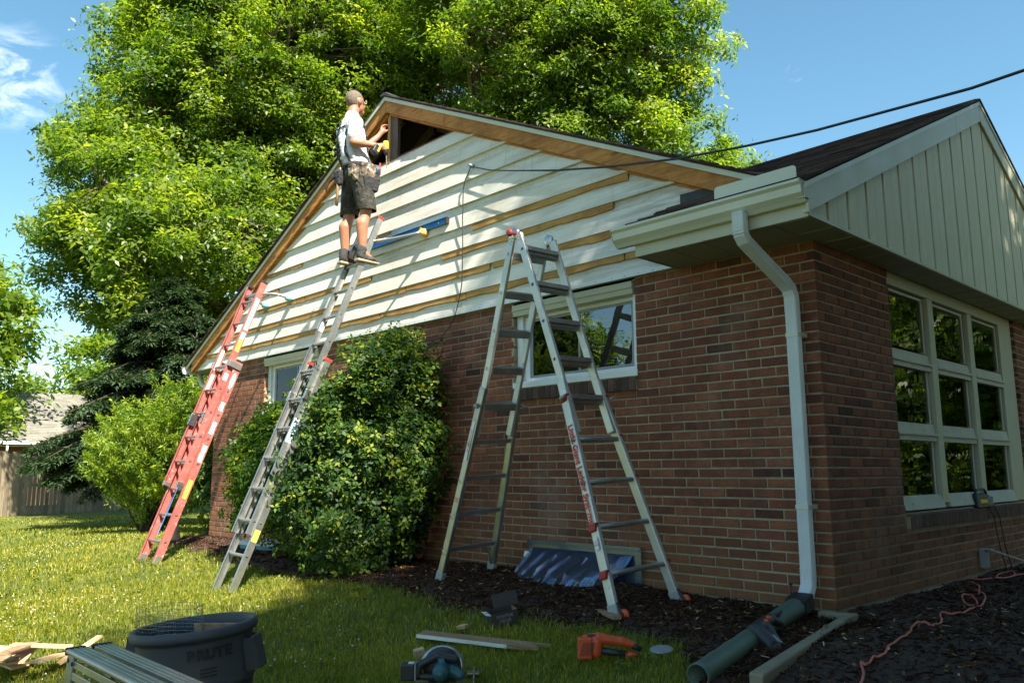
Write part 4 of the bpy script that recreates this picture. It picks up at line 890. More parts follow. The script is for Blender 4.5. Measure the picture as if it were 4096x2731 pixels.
# clover heads in the sunny lawn
q_ = grass_pts(3800, 3.2, 14); q_ = q_[(inmulch(q_[:, 0], q_[:, 1]) < -.3) & (q_[:, 1] < -.5) & (wav(q_[:, 0], q_[:, 1], 1.4, 21) > -.05) & (q_[:, 0] < -1.6)]; n = len(q_)
c = np.column_stack([q_, lawn_z(q_[:, 0], q_[:, 1])+rng.uniform(.035, .06, n)]); s = rng.uniform(.005, .0085, n)[:, None]
O = np.array([[1, 0, 0], [-1, 0, 0], [0, 1, 0], [0, -1, 0], [0, 0, 1], [0, 0, -1]]); V = (c[:, None]+O[None]*s[:, None]).reshape(-1, 3); fo = np.array([[0, 2, 4], [2, 1, 4], [1, 3, 4], [3, 0, 4], [2, 0, 5], [1, 2, 5], [3, 1, 5], [0, 3, 5]])
g_ = npmesh('clover_flowers', V, (fo[None]+(np.arange(n)*6)[:, None, None]).reshape(-1, 3), M_clover); g_['kind'] = 'stuff'; g_['label'] = 'white clover heads dotted over the sunny lawn'; g_['category'] = 'flowers'
# bark chips
def chips(n, gen, smin, smax):
    P = gen(n); ok = inmulch(P[:, 0], P[:, 1]) > rng.normal(-.03, .03, len(P)); ok &= ~((P[:, 0] > -9.07) & (P[:, 0] < .02) & (P[:, 1] > .0)); P = P[ok]; n = len(P)
    c = np.column_stack([P, mulch_z(P[:, 0], P[:, 1])+.006]); A = unitv(rng.normal(0, 1, (n, 3))*[1, 1, .35]); B = unitv(np.cross(A, unitv(rng.normal(0, .45, (n, 3))+[0, 0, 1]))); Cn = np.cross(A, B)
    s = rng.uniform(smin, smax, n)[:, None]*rng.uniform(.4, 1.2, (n, 1))*np.where(rng.random((n, 1)) < .06, 2.2, 1); l = A*s; w_ = B*s*rng.uniform(.06, .28, (n, 1)); t = Cn*s*.07
    V = np.stack([c-l-w_*.5, c+l*.9-w_, c+l+w_*.6, c-l*.8+w_, c-l*.9-w_*.4+t*2, c+l*.8-w_*.8+t*2, c+l*.9+w_*.5+t*2, c-l*.7+w_*.8+t*2], 1).reshape(-1, 3)
    fo = np.array([[4, 5, 6, 7], [0, 1, 5, 4], [1, 2, 6, 5], [2, 3, 7, 6], [3, 0, 4, 7]]); return V, (fo[None]+(np.arange(n)*8)[:, None, None]).reshape(-1, 4), np.repeat(rng.uniform(0, 1, n)**1.5, 8)
bx = lambda x0, x1, y0, y1: (lambda n: np.column_stack([rng.uniform(x0, x1, n), rng.uniform(y0, y1, n)]))
sets = [chips(26000, bx(-4.5, .3, -1.6, .0), .010, .024), chips(22000, bx(0, 2.6, -3.2, 3.5), .010, .026), chips(5000, bx(-9.7, -4.5, -1.3, 0), .014, .03), chips(4000, bx(0, 2.2, 3, 7), .016, .03)]
o_ = 0; Vs, Fs, Ts = [], [], []
for V, F, T in sets: Vs.append(V); Fs.append(F+o_); Ts.append(T); o_ += len(V)
g_ = npmesh('bark_chips', np.concatenate(Vs), np.concatenate(Fs), M_chip, None, np.concatenate(Ts)); g_['kind'] = 'stuff'; g_['label'] = 'dark bark chips covering the bed along the wall'; g_['category'] = 'mulch'

# ------------------------------------------------------------------ ladders
def ladder_frame(base, r, d):
    r = Vector(r).normalized(); d = Vector(d).normalized(); n = r.cross(d); n = n if n.y < 0 else -n; return Vector(base), r, d, n
def rail(P, r, d, n, side, w, k0, k1, mat, name, parent, depth=.076, th=.030, taper=0):
    """C-channel rail with its web outside"""
    a, b = P+d*.3048*k0, P+d*.3048*k1; o = r*side*w/2; mb = MB()
    mb.bar(a+o+r*side*.0015, b+o+r*side*.0015, .003, depth, 0, r)
    for e in (-1, 1): mb.bar(a+o-r*side*th/2+n*e*(depth/2-.002), b+o-r*side*th/2+n*e*(depth/2-.002), th-.001, .004, 0, r)
    return mb.build(name, mat, parent)
def drung(P, r, d, n, k, w, mat, parent, rad=.0165, off=0):
    c = P+d*.3048*k+n*off; mb = MB(); pts = [(math.cos(t)*rad, math.sin(t)*rad*1.05) for t in np.linspace(-.35, math.pi+.35, 9)]+[(-rad*.6, -rad*.8), (rad*.6, -rad*.8)]
    up = Vector((0, 0, 1)); bk = r.cross(up)
    a = c-r*(w/2-.001); vs = [a+bk*p+up*q_ for p, q_ in pts]; mb.prism(vs, r*(w-.002)); o = mb.build('rung', mat, parent)
    mc = MB()     # swaged collar showing on the outside of the web
    for s in (-1, 1):
        cc = c+r*s*(w/2+.004); m = len(pts); inn = [cc+bk*p*.85+up*q_*.85 for p, q_ in pts]; out = [cc+bk*p*1.3+up*q_*1.3 for p, q_ in pts]; b2 = [v-r*s*.002 for v in out]
        mc.add(inn+out+b2, [(j, (j+1) % m, m+(j+1) % m, m+j) for j in range(m)]+[(m+j, m+(j+1) % m, 2*m+(j+1) % m, 2*m+j) for j in range(m)])
        mc.add([v-r*s*.001 for v in inn], [tuple(range(m))], 1)
    mc.build('rung_collar', [M_alu, M_black], o); return o
def feet(P, r, d, n, w, k0, mat, parent):
    for s in (-1, 1):
        c = P+d*.3048*k0+r*s*(w/2-.012); MB().obox(c+d*.03, r*.018, n*.040, d*.05).build('foot', mat, parent, .004)
        MB().obox(c-d*.022, r*.024, n*.05+Vector((0, 0, 0)), d*.008).build('foot_pad', M_rubber, parent, .003)
def standoff(P, r, d, n, w, k, pads, pmat, parent, bend=.4):
    c = P+d*.3048*k
    for s, pad in zip((-1, 1), pads):
        pad = Vector(pad); a = c+r*s*(w/2-.02)-n*.02; el = Vector((pad.x*.6+a.x*.4+s*.04, a.y*.55+pad.y*.45, a.z+.02)); pts = []
        for t in np.linspace(0, 1, 9): pts.append(a*(1-t)**2+el*2*t*(1-t)+(pad+Vector((0, -.07, 0)))*t*t)
        mb = MB(); mb.tube(pts, .017, 10); mb.build('standoff_arm', M_alu, parent)
    MB().bar(c-r*w/2, c+r*w/2, .04, .03, 0, d).build('standoff_bracket', M_alu, parent, .003)
    for s, pad in zip((-1, 1), pads):
        pad = Vector(pad); vs = []
        mb = MB(); pr = [(.022, -.085), (.040, -.07), (.047, -.035), (.048, -.01), (.040, .0)]
        mb.lathe(pad, [(0.001, -.088)]+pr+[(.001, .001)], 10, 0, (0, 1, 0)); mb.build('pad', pmat, parent, 0)

# aluminium extension ladder under the worker
P, r_, d_, n_ = ladder_frame((-4.833, -1.753, -.133), (.9965, -.082, -.008), (.042, .365, .93)); w = .358
al = thing('extension_ladder', 'silver aluminium extension ladder the worker stands on, yellow pad on its standoff arm', 'ladder', tuple(P), 'long ladders leaning on the gable')
for s in (-1, 1): rail(P, r_, d_, n_, s, w, 1.6, 12.75, M_alu, 'rail', al, .062, .024)
Pb = P-n_*.052; wb = w+.050
for s in (-1, 1): rail(Pb, r_, d_, n_, s, wb, -.40, 7.35, M_alu, 'base_rail', al, .062, .024)
for k in range(1, 13):
    if k != 12: drung(P if k > 1 else Pb, r_, d_, n_, k, w if k > 1 else wb, M_alu_dull, al)
for k in range(2, 8): drung(Pb, r_, d_, n_, k, wb, M_alu_dull, al)
feet(Pb, r_, d_, n_, wb, -.42, M_alu, al)
for s in (-1, 1):
    MB().obox(P+d_*.3048*12.78+r_*s*(w/2-.012), r_*.018, n_*.041, d_*.014).build('end_cap', M_redplastic, al, .004)
    MB().obox(Pb+d_*.3048*7.4+r_*s*(wb/2-.012), r_*.018, n_*.043, d_*.016).build('end_cap', M_redplastic, al, .004)
    MB().obox(Pb+d_*.3048*6.1+r_*s*(w/2+.01)+n_*.06, r_*.012, n_*.03, d_*.05).build('rung_lock', M_steel, al, .004)
lp = Pb+d_*.3048*1.62+r_*(wb/2+.0035); MB().obox(lp, r_*.0006, n_*.026, d_*.055).build('label', M_label_y, al)
lp = P+d_*.3048*4.9+r_*(w/2+.0035); MB().obox(lp, r_*.0006, n_*.030, d_*.12).build('label', M_label_w, al)
text('WERNER', .052, M_blue_txt, frame(lp+r_*.0012, d_, -n_), 'lettering', al, .001)
for kk in (8.7,):
    MB().obox(P+d_*.3048*kk-r_*(w/2-.0035), r_*.0006, n_*.028, d_*.05).build('label', M_label_w, al)
standoff(P, r_, d_, n_, w, 11.85, [(-5.20, -.058, 3.29), (-4.09, -.058, 3.29)], M_pad, al)

# red fibreglass extension ladder
P2, r2, d2, n2 = ladder_frame((-7.157, -1.539, -.172), (.999, .039, -.003), (-.011, .351, .936)); w = .424
rd = thing('extension_ladder', 'red fibreglass extension ladder covered in white labels leaning on the left end of the gable', 'ladder', tuple(P2), 'long ladders leaning on the gable')
for s in (-1, 1): rail(P2, r2, d2, n2, s, w, .25, 8.25, M_redfib, 'base_rail', rd, .085, .032)
Pf = P2+n2*.088; wf = w-.05
for s in (-1, 1): rail(Pf, r2, d2, n2, s, wf, 3.0, 11.75, M_redfib, 'rail', rd, .078, .03)
for k in range(1, 9): drung(P2, r2, d2, n2, k, w, M_alu_dull, rd)
for k in range(4, 12): drung(Pf, r2, d2, n2, k, wf, M_alu_dull, rd)
feet(P2, r2, d2, n2, w, .22, M_alu, rd)
for s in (-1, 1):
    MB().obox(Pf+d2*.3048*11.8+r2*s*(wf/2-.012), r2*.018, n2*.042, d2*.014).build('end_cap', M_black, rd, .004)
    MB().obox(P2+d2*.3048*8.3+r2*s*(w/2-.012), r2*.02, n2*.045, d2*.012).build('end_cap', M_black, rd, .004)
    MB().obox(P2+d2*.3048*8.05+r2*s*(w/2+.0)+n2*.045, r2*.02, n2*.085, d2*.036).build('rail_bracket', M_alu, rd, .003)
    MB().obox(Pf+d2*.3048*5.7+r2*s*(wf/2-.03)+n2*.02, r2*.014, n2*.045, d2*.07).build('rung_lock', M_steel, rd, .004)
    MB().obox(Pf+d2*.3048*3.1+r2*s*(wf/2-.01), r2*.02, n2*.04, d2*.022).build('guide', M_alu, rd, .003)
for kk, hh, m_, fr, sd_ in ((8.9, .085, M_label_y, 1, 1), (6.35, .055, M_label_w, 0, 1), (5.45, .075, M_label_w, 0, 1), (4.4, .10, M_label_w, 0, 1), (3.0, .11, M_label_y, 0, 1), (8.35, .14, M_label_w, 1, -1), (7.35, .11, M_label_w, 1, -1), (10.3, .22, M_label_w, 1, 1), (7.5, .045, M_label_w, 1, 1), (9.3, .05, M_label_w, 1, 1)):
    PP, ww = (Pf, wf) if fr else (P2, w)
    MB().obox(PP+d2*.3048*kk+r2*(sd_*ww/2+.0035*(1 if sd_ > 0 else 1)), r2*.0006, n2*.026, d2*hh).build('label', m_, rd)
    if m_ is M_label_w and hh > .05 and sd_ > 0 and kk < 8:
        text('CAUTION\nDANGER\nREAD\nLADDER', .016, M_dark_txt, frame(PP+d2*.3048*kk+r2*(ww/2+.005), -n2, d2), 'lettering', rd)
ov = MB(); c = P2+d2*.3048*7.45+r2*(w/2+.0038); ov.add([c+d2*.105*math.cos(t)+n2*.026*math.sin(t) for t in np.linspace(0, 6.283, 25)[:-1]], [tuple(range(24))]); ov.build('label', M_label_w, rd)
text('WERNER', .040, plain('cyan print', (.02, .42, .65), bump=0), frame(c+r2*.0012, d2, -n2), 'lettering', rd, .001)
standoff(Pf, r2, d2, n2, wf, 11.3, [(-7.47, -.058, 3.04), (-6.85, -.058, 3.04)], M_teal, rd)
# rope of the extension ladder
MB().tube([P2+d2*.3048*8+n2*.02, P2+d2*.3048*5+n2*.03+r2*.01, P2+d2*.3048*3+n2*.02, P2+d2*.3048*1.2+n2*.03], .005, 6).build('rope', M_blue_txt, rd)

# articulated step ladder in front of the window
lgt = thing('articulated_ladder', 'scuffed silver A-frame ladder with red hinge knob and red lettering, set up before the window', 'ladder', (-1.95, -.67, -.02))
def side_pts(Pn, dn, rn, w0, flare, st):
    def f(k, s, W=None):
        ww = W if W is not None else (w0+(st+(k-4.7)*.3048*flare if k > 4.7 else 0)); return Vector(Pn)+Vector(dn)*.3048*k+Vector(rn)*s*ww/2
    return f
# (hinge point, direction down the rails, across direction)
def dirs(a, b): return tuple((Vector(b)-Vector(a))/9.)
secs = []
for nm, n0, n5, n9, f0, f5, f9 in (('left', (-1.955, -.833, 2.814), (-2.439, -.746, 1.468), (-2.978, -.745, -.02), (-1.941, -.476, 2.832), (-2.424, -.389, 1.486), (-2.955, -.196, .012)),
                                   ('right', (-1.961, -.864, 2.812), (-1.503, -.820, 1.455), (-.996, -.922, -.05), (-1.960, -.494, 2.824), (-1.502, -.451, 1.467), (-.995, -.254, -.029))):
    sec = {}
    for side, a_, b_, c_ in (('near', n0, n5, n9), ('far', f0, f5, f9)):
        a_, b_, c_ = Vector(a_), Vector(b_), Vector(c_); dd = (b_-a_).normalized(); lat = (Vector(n0)-Vector(f0)).normalized()*(1 if side == 'near' else -1); nn = dd.cross(lat).normalized()
        hk = a_+(b_-a_)*(.56/4.7); hc = (Vector(n0)*.5+Vector({'left': (-1.961, -.864, 2.812), 'right': (-1.955, -.833, 2.814)}[nm])*.5 if side == 'near' else Vector((-1.950, -.485, 2.828)))+Vector((0, 0, -.148)); MB().bar(hk, b_+dd*.35, .030, .062, 0, lat).build('inner_rail', M_alu_paint, lgt, .006)
        d2_ = (c_-b_).normalized(); b0 = b_+lat*.012-d2_*.06
        MB().bar(b0, c_+lat*.0+d2_*0, .036, .070, 0, lat).build('outer_rail', M_alu_paint if nm == 'right' else M_alu, lgt, .008)
        MB().bar(c_-d2_*.09, c_+d2_*.012, .046, .082, 0, lat).build('foot', plain('grey foot', (.35, .36, .34), bump=.1), lgt, .008)
        sec[side] = (a_, b_, c_, dd, d2_, lat, nn)
        # hinge plate
        MB().lathe(hc+lat*(.004 if nm == 'left' else -.004), [(.001, -.010), (.038, -.010), (.044, -.006), (.044, .006), (.038, .010), (.001, .010)], 20, 0, lat).build('hinge', M_steel, lgt)
        MB().bar(hc-dd*.0, hk+dd*.03, .014, .050, 0, lat).build('hinge_plate', M_redplastic if (nm, side) in (('right', 'near'), ('left', 'far')) else M_steel, lgt, .006); a_k = hk
        for q in range(5): MB().lathe(hk+dd*(.01+.012*q)+nn*(.012 if q % 2 else -.012)+lat*.0155, [(.0, 0), (.004, 0), (.003, .003), (.0, .003)], 6, 0, lat).build('rivet', M_black, lgt)
    for k in range(1, 6):
        f = k/4.7; f = min(f, 1.06); a_ = sec['near'][0]+(sec['near'][1]-sec['near'][0])*f; b_ = sec['far'][0]+(sec['far'][1]-sec['far'][0])*f; dr = (b_-a_).normalized()
        dd, nn = sec['near'][3], sec['near'][6]; mb = MB(); mb.bar(a_+dr*.012, b_-dr*.012, .062, .034, 0, nn)
        for e in (-1, 0, 1): mb.bar(a_+dr*.013+nn*e*.022+Vector((0, 0, .018)), b_-dr*.013+nn*e*.022+Vector((0, 0, .018)), .008, .006, 0, nn)
        mb.bar(a_+dr*.014+Vector((0, 0, -.029)), b_-dr*.014+Vector((0, 0, -.029)), .045, .024, 0, nn)
        mb.build('rung', M_alu_dull, lgt, .003)
        if k < 5:
            for c_, l_ in ((a_, sec['near'][5]),):
                c_ = c_+l_*.0155; m = []
                for r0 in (.012, .019): m += [c_+(dd*math.cos(t)+nn*math.sin(t))*r0 for t in np.linspace(0, 6.283, 13)[:-1]]
                MB().add(m, [(j, (j+1) % 12, 12+(j+1) % 12, 12+j) for j in range(12)]).add([v-l_*.0005 for v in m[:12]], [tuple(range(12))], 1).build('rung_collar', [M_steel, M_black], lgt)
    for k in (5, 6, 7, 8, 9):
        f = (k-4.7)/5.2; a_ = sec['near'][1]+(sec['near'][2]-sec['near'][1])*f; b_ = sec['far'][1]+(sec['far'][2]-sec['far'][1])*f; dr = (b_-a_).normalized(); nn = sec['near'][6]
        if k > 5:
            if nm == 'right': mb = MB(); mb.tube([a_-dr*.03+nn*0, b_+dr*.03], .020, 10, squash=(1.2, .9)); mb.build('rung', M_alu_dull, lgt)
            else: MB().bar(a_, b_, .014, .036, 0, nn).build('rung', M_alu_dull, lgt, .002)
        if nm == 'right' and k in (5, 6, 7, 8, 9):
            for c_, l_ in ((a_, -1), (b_, 1)):
                if (k in (6, 7)) and l_ < 0: continue
                MB().obox(c_+dr*l_*.02, dr*.022, nn*.032, Vector((0, 0, .028))).build('rung_bracket', M_redplastic, lgt, .009)
        if k == 5:
            for c_, l_ in ((a_, -1), (b_, 1)): MB().tube([c_+dr*l_*.03+nn*.02, c_+dr*l_*.06-nn*.0, c_+dr*l_*.075-nn*.05], [.014, .015, .010], 8).build('locking_lever', M_grey, lgt)
        if k > 5 and nm == 'left' or k in (6, 7):
            MB().tube([a_-dr*.03+Vector((0, 0, .02)), a_-dr*.05, a_-dr*.035+Vector((0, 0, -.03)), a_-dr*.0+Vector((0, 0, -.035))], .003, 5).build('spring_clip', M_steel, lgt)
    if nm == 'left':
        f = (9.3-4.7)/5.2; a_ = sec['far'][1]+(sec['far'][2]-sec['far'][1])*((8.95-4.7)/5.2); b_ = sec['far'][1]+(sec['far'][2]-sec['far'][1])*((9.7-4.7)/5.2); dr = (sec['near'][1]-sec['far'][1]).normalized()
        MB().bar(a_+dr*.09, b_+dr*.01, .008, .02).build('brace', M_alu_dull, lgt)
    secs.append(sec)
A_, B_, C_, dd, d2_, lat, nn = secs[1]['near']; c = A_*.5+secs[0]['near'][0]*.5-dd*.10
MB().lathe(Vector((-1.965, -.850, 2.665)), [(.001, .014), (.012, .014), (.012, .035), (.026, .040), (.030, .052), (.026, .066), (.014, .070), (.001, .070)], 16, 0, lat).build('hinge_knob', M_redplastic, lgt)
A_, B_, C_, dd, d2_, lat, nn = secs[1]['near']; up_ = -nn if nn.x < 0 else nn
span = (C_-B_).length; c = B_+d2_*span*.40+lat*.0315
text('Little Giant Ladder Systems', .062, M_red_txt, frame(c, d2_, up_), 'lettering', lgt, .0018)
MB().obox(B_+d2_*span*.70+lat*.0308, nn*.018, d2_*.04, lat*.0006).build('label', M_label_w, lgt)
text('LG\nUSA', .02, M_red_txt, frame(B_+d2_*span*.70+lat*.0322, up_, -d2_), 'lettering', lgt)
A2, B2, C2, dd2, e2, l2, n2_ = secs[0]['near']; MB().obox(B2+e2*span*.24+l2*.0308, n2_*.014, e2*.16, l2*.0006).build('label', M_label_w, lgt)
text('CAUTION DANGER', .022, M_red_txt, frame(B2+e2*span*.24+l2*.0322, -e2, n2_ if n2_.x > 0 else n2_), 'lettering', lgt)
text('Little\nGiant', .022, M_red_txt, frame(B2+e2*span*.55+l2*.0308, n2_ if n2_.x > 0 else -n2_, -e2), 'lettering', lgt)
for sec, sd_ in ((secs[1]['near'], 1), (secs[1]['far'], 1)):        # transport wheels
    c = sec[2]-sec[4]*.03+Vector((.075, 0, .005)); MB().lathe(c, [(.001, -.012), (.03, -.012), (.036, -.008), (.036, .008), (.03, .012), (.001, .012)], 18, 0, sec[5]).build('wheel', M_orange, lgt)
    MB().bar(sec[2]-sec[4]*.10+Vector((.03, 0, 0)), c, .03, .02).build('wheel_arm', M_black, lgt, .003)

# ------------------------------------------------------------------ worker
hd = Vector((-4.67, -.575, 4.76))
wk = dict(neck=(-4.66, -.61, 4.60), ch=(-4.665, -.615, 4.38), ab=(-4.645, -.585, 4.14), hip=(-4.61, -.575, 3.98),
          shR=(-4.52, -.665, 4.455), shL=(-4.86, -.60, 4.46), elR=(-4.475, -.71, 4.215), wrR=(-4.385, -.505, 4.205), haR=(-4.36, -.455, 4.20),
          elL=(-4.83, -.41, 4.28), wrL=(-4.79, -.20, 4.52), haL=(-4.775, -.155, 4.585), hpR=(-4.53, -.585, 3.91), hpL=(-4.70, -.565, 3.91),
          knR=(-4.50, -.53, 3.52), knL=(-4.77, -.56, 3.53), anR=(-4.52, -.545, 3.09), anL=(-4.80, -.575, 3.11))
V_ = {k: Vector(v) for k, v in wk.items()}
caps = [(V_['hip'], .125, V_['ab'], .115), (V_['ab'], .115, V_['ch'], .125), (V_['ch'], .125, Vector((-4.69, -.62, 4.47)), .095), (V_['hpL'], .10, V_['hpR'], .10),
        (Vector((-4.80, -.61, 4.42)), .085, Vector((-4.58, -.65, 4.42)), .085), (V_['neck']-Vector((.01, .01, .08)), .070, hd-Vector((0, .02, .06)), .058), (V_['neck']-Vector((.08, .0, .12)), .042, V_['neck']-Vector((0, 0, .02)), .044), (V_['neck']-Vector((-.07, .02, .13)), .042, V_['neck']-Vector((0, 0, .02)), .044),
        (hd+Vector((0, -.015, .012)), (.080, .103, .107), 0), (hd+Vector((.0, .025, -.055)), (.058, .070, .070), 0), (hd+Vector((0, .077, -.098)), (.030, .026, .028), 0),
        (hd+Vector((0, .10, -.022)), (.013, .022, .022), 0), (hd+Vector((0, .088, .012)), (.035, .018, .012), 0), (hd+Vector((0, .088, -.055)), (.024, .018, .010), 0),
        (hd+Vector((.078, .0, -.018)), (.012, .022, .034), .5), (hd+Vector((-.078, .0, -.018)), (.012, .022, .034), -.5)]
for s in 'RL':
    sh, el, wr, ha = V_['sh'+s], V_['el'+s], V_['wr'+s], V_['ha'+s]
    caps += [(sh, .068, el, .050), (el, .050, wr, .030), (el, .048, el+(wr-el)*.35, .050), (wr, .027, ha, .034)]
    hp, kn, an = V_['hp'+s], V_['kn'+s], V_['an'+s]; calf = kn+(an-kn)*.32+Vector((0, -.022, 0))
    caps += [(hp, .098, kn, .062), (kn+Vector((0, .004, 0)), .056, calf, .058), (calf+Vector((0, -.012, 0)), .066, an, .038), (an, .038, an+Vector((.0, .10, -.055)), .03)]
def fingers(ha, base, fdir, curl, side, thumb, r=.0088):
    out = []
    for i_, ln in enumerate((.9, 1.0, .93, .75)):
        p0 = ha+side*(i_-1.5)*.019; p1 = p0+fdir*.045*ln+base*.0; p2 = p1+(fdir*.4+curl*.9).normalized()*.030*ln; p3 = p2+(curl-fdir*.5).normalized()*.024*ln
        out += [(p0-fdir*.01, r*1.15, p1, r), (p1, r, p2, r*.93), (p2, r*.93, p3, r*.8)]
    t0 = ha-fdir*.02-side*.022; out += [(t0, .0125, t0+thumb*.035, .0105), (t0+thumb*.035, .0105, t0+thumb*.058+curl*.012, .009)]; return out
# right hand wrapped round the drill grip, left palm flat against the stud
caps += fingers(V_['haR']+Vector((.012, .01, .0)), Vector((0, 0, 0)), Vector((.25, .95, .1)).normalized(), Vector((-1, .1, 0)).normalized(), Vector((0, .1, -1)).normalized(), Vector((-.3, .8, .5)).normalized())
caps += fingers(V_['haL']+Vector((0, .0, .01)), Vector((0, 0, 0)), Vector((.05, .12, 1)).normalized(), Vector((.25, .5, .6)).normalized(), Vector((.25, -.9, 0)).normalized(), Vector((.1, .5, .5)).normalized())
person = blob('person', caps, M_skin, None, .0075, 3)
tag(person, 'worker in T-shirt and camouflage shorts standing high on the silver ladder, holding a drill', 'person')
# eyes and brows
for s in (-1, 1):
    MB().lathe(hd+Vector((s*.03, .080, .0)), [(.001, .008), (.010, .005), (.012, 0)], 8, 0, (0, 1, 0)).build('eye', M_white, person)
    MB().lathe(hd+Vector((s*.03, .087, .0)), [(.001, .003), (.005, .001)], 8, 0, (0, 1, 0)).build('pupil', M_black, person)
MB().tube([hd+Vector((-.022, .104, -.053)), hd+Vector((0, .109, -.051)), hd+Vector((.022, .104, -.053))], .0022, 5).build('mouth', plain('lips', (.33, .12, .09)), person)
def trim_hair(o):
    import bmesh
    bm = bmesh.new(); bm.from_mesh(o.data)
    dl = [v for v in bm.verts if (v.co.y > hd.y+.058 and v.co.z < hd.z+.085) or (v.co.y > hd.y+.0 and v.co.z < hd.z+.035) or v.co.z < hd.z-.088 or (abs(v.co.x-hd.x) > .06 and -.028 < v.co.y-hd.y and v.co.z < hd.z+.02)]
    bmesh.ops.delete(bm, geom=dl, context='VERTS'); bm.to_mesh(o.data); bm.free()
blob('hair', [(hd+Vector((0, -.019, .014)), (.0825, .1035, .1075), 0)], M_hair, person, .006, 1, trim_hair)
sc_ = [(V_['hip']+Vector((0, 0, .06)), .138, V_['ab'], .135), (V_['ab']+Vector((0, -.01, 0)), .137, V_['ch'], .142), (V_['ch'], .142, Vector((-4.69, -.62, 4.48)), .105), (Vector((-4.82, -.60, 4.43)), .095, Vector((-4.56, -.655, 4.43)), .095),
       (V_['neck']-Vector((.01, .01, .07)), .088, V_['neck']-Vector((.01, .005, .030)), .080), (V_['neck']-Vector((.11, .0, .12)), .060, V_['neck']-Vector((.02, 0, .06)), .055), (V_['neck']-Vector((-.09, .02, .13)), .060, V_['neck']-Vector((0, 0, .06)), .055), (V_['shR']-Vector((.0, 0, .01)), .080, V_['shR']+(V_['elR']-V_['shR'])*.70, .076), (V_['shL'], .078, V_['shL']+(V_['elL']-V_['shL'])*.6, .068),
       (Vector((-4.63, -.70, 4.12)), .05, Vector((-4.66, -.73, 4.30)), .05), (Vector((-4.55, -.67, 4.10)), .045, Vector((-4.6, -.72, 4.3)), .03), (Vector((-4.58, -.48, 4.08)), .04, Vector((-4.66, -.50, 4.3)), .02)]
def cut_z(z): 
    def f(o):
        import bmesh
        bm = bmesh.new(); bm.from_mesh(o.data); bmesh.ops.bisect_plane(bm, geom=bm.verts[:]+bm.edges[:]+bm.faces[:], plane_co=(0, 0, z), plane_no=(0, 0, 1), clear_inner=True); bm.to_mesh(o.data); bm.free()
    return f
shirt = blob('t_shirt', sc_, M_tshirt, person, .009, 3, cut_z(4.0))
sh_ = [(V_['hip']+Vector((0, 0, .03)), .140, V_['hip']-Vector((0, 0, .06)), .145)]
for s, x_ in (('R', .015), ('L', -.01)):
    hp, kn = V_['hp'+s], V_['kn'+s]; a = hp; b = kn+Vector((x_, .01, -.01)); sh_ += [(a, .118, b, .098), (b, .098, b+Vector((0, 0, -.03)), .100)]
shorts = blob('shorts', sh_, M_camo, person, .009, 2, cut_z(3.525))
for s in 'RL':
    an = V_['an'+s]; sl_ = Vector((0, 0, -.012))
    sho = blob('shoe', [(an+Vector((0, -.012, .03)), .052, an+Vector((0, -.02, -.045)), .046), (an+Vector((0, -.02, -.05)), .042, an+Vector((.012 if s == 'R' else 0, .15, -.075)), .034), (an+Vector((.012 if s == 'R' else 0, .09, -.07)), (.048, .07, .032), 0)], M_shoe, person, .008, 2)
    MB().hexa([an+Vector(v) for v in ((-.042, -.075, -.108), (.042, -.075, -.108), (.058, .18, -.112), (-.03, .18, -.112), (-.042, -.075, -.080), (.042, -.075, -.080), (.058, .175, -.094), (-.03, .175, -.094))]).build('sole', M_sole, sho, .012)
    MB().lathe(an+Vector((0, -.004, .005)), [(.046, .0), (.049, .03), (.045, .032), (.044, 0)], 16).build('sock', M_strap, person)
# belt, braces and pouches
def ring(z, rx, ry, h, name, mat, par, c):
    mb = MB(); N = 28; vs = []
    for e, zz in ((0, -h/2), (.008, -h/2), (.008, h/2), (0, h/2)):
        for j in range(N): t = 2*math.pi*j/N; vs.append((c.x+(rx+e)*math.cos(t), c.y+(ry+e)*math.sin(t), z+zz))
    return mb.add(vs, [(i_*N+j, i_*N+(j+1) % N, ((i_+1) % 4)*N+(j+1) % N, ((i_+1) % 4)*N+j) for i_ in range(4) for j in range(N)], 0, 0, True).build(name, mat, par)
ring(4.0, .150, .150, .05, 'belt', M_strap, person, V_['hip'])
for x_ in (.075, -.085):
    c = V_['ch']; pts = [V_['hip']+Vector((x_*1.0, -.128, .03)), Vector((c.x+x_*.9, c.y-.128, 4.15)), Vector((c.x+x_, c.y-.122, 4.36)), Vector((c.x+x_, c.y-.085, 4.50)), Vector((c.x+x_, c.y-.0, 4.548)), Vector((c.x+x_, c.y+.10, 4.48)), Vector((c.x+x_, c.y+.135, 4.30)), Vector((c.x+x_*1.1, c.y+.15, 4.15)), V_['hip']+Vector((x_*1.1, .15, .03))]
    MB().tube(pts, .017, 6, 0, True, 0, (1, .28), Vector((0, 1, 0))).build('brace', M_strap, person)
MB().bar((-4.75, -.735, 4.42), (-4.59, -.740, 4.42), .035, .006).build('brace', M_strap, person)
bp_ = V_['hip']
for (dx, dy, dz, sx_, sy_, sz_, m_) in ((.165, .02, -.05, .04, .10, .085, M_pouch), (.165, .05, -.185, .05, .10, .075, M_strap), (.13, -.09, -.10, .035, .05, .07, M_pouch), (-.02, .17, -.09, .08, .035, .09, M_strap), (-.10, -.16, -.10, .06, .035, .08, M_strap), (.10, -.13, -.06, .05, .025, .06, M_pouch), (.19, .12, -.10, .02, .03, .10, M_strap)):
    c = bp_+Vector((dx, dy, dz)); MB().hexa([c+Vector((a*sx_*k_, b*sy_*k_, e*sz_)) for e, k_ in ((-1, .8), (1, 1.05)) for a, b in ((-1, -1), (1, -1), (1, 1), (-1, 1))]).build('tool_pouch', m_, person, .018, 3)
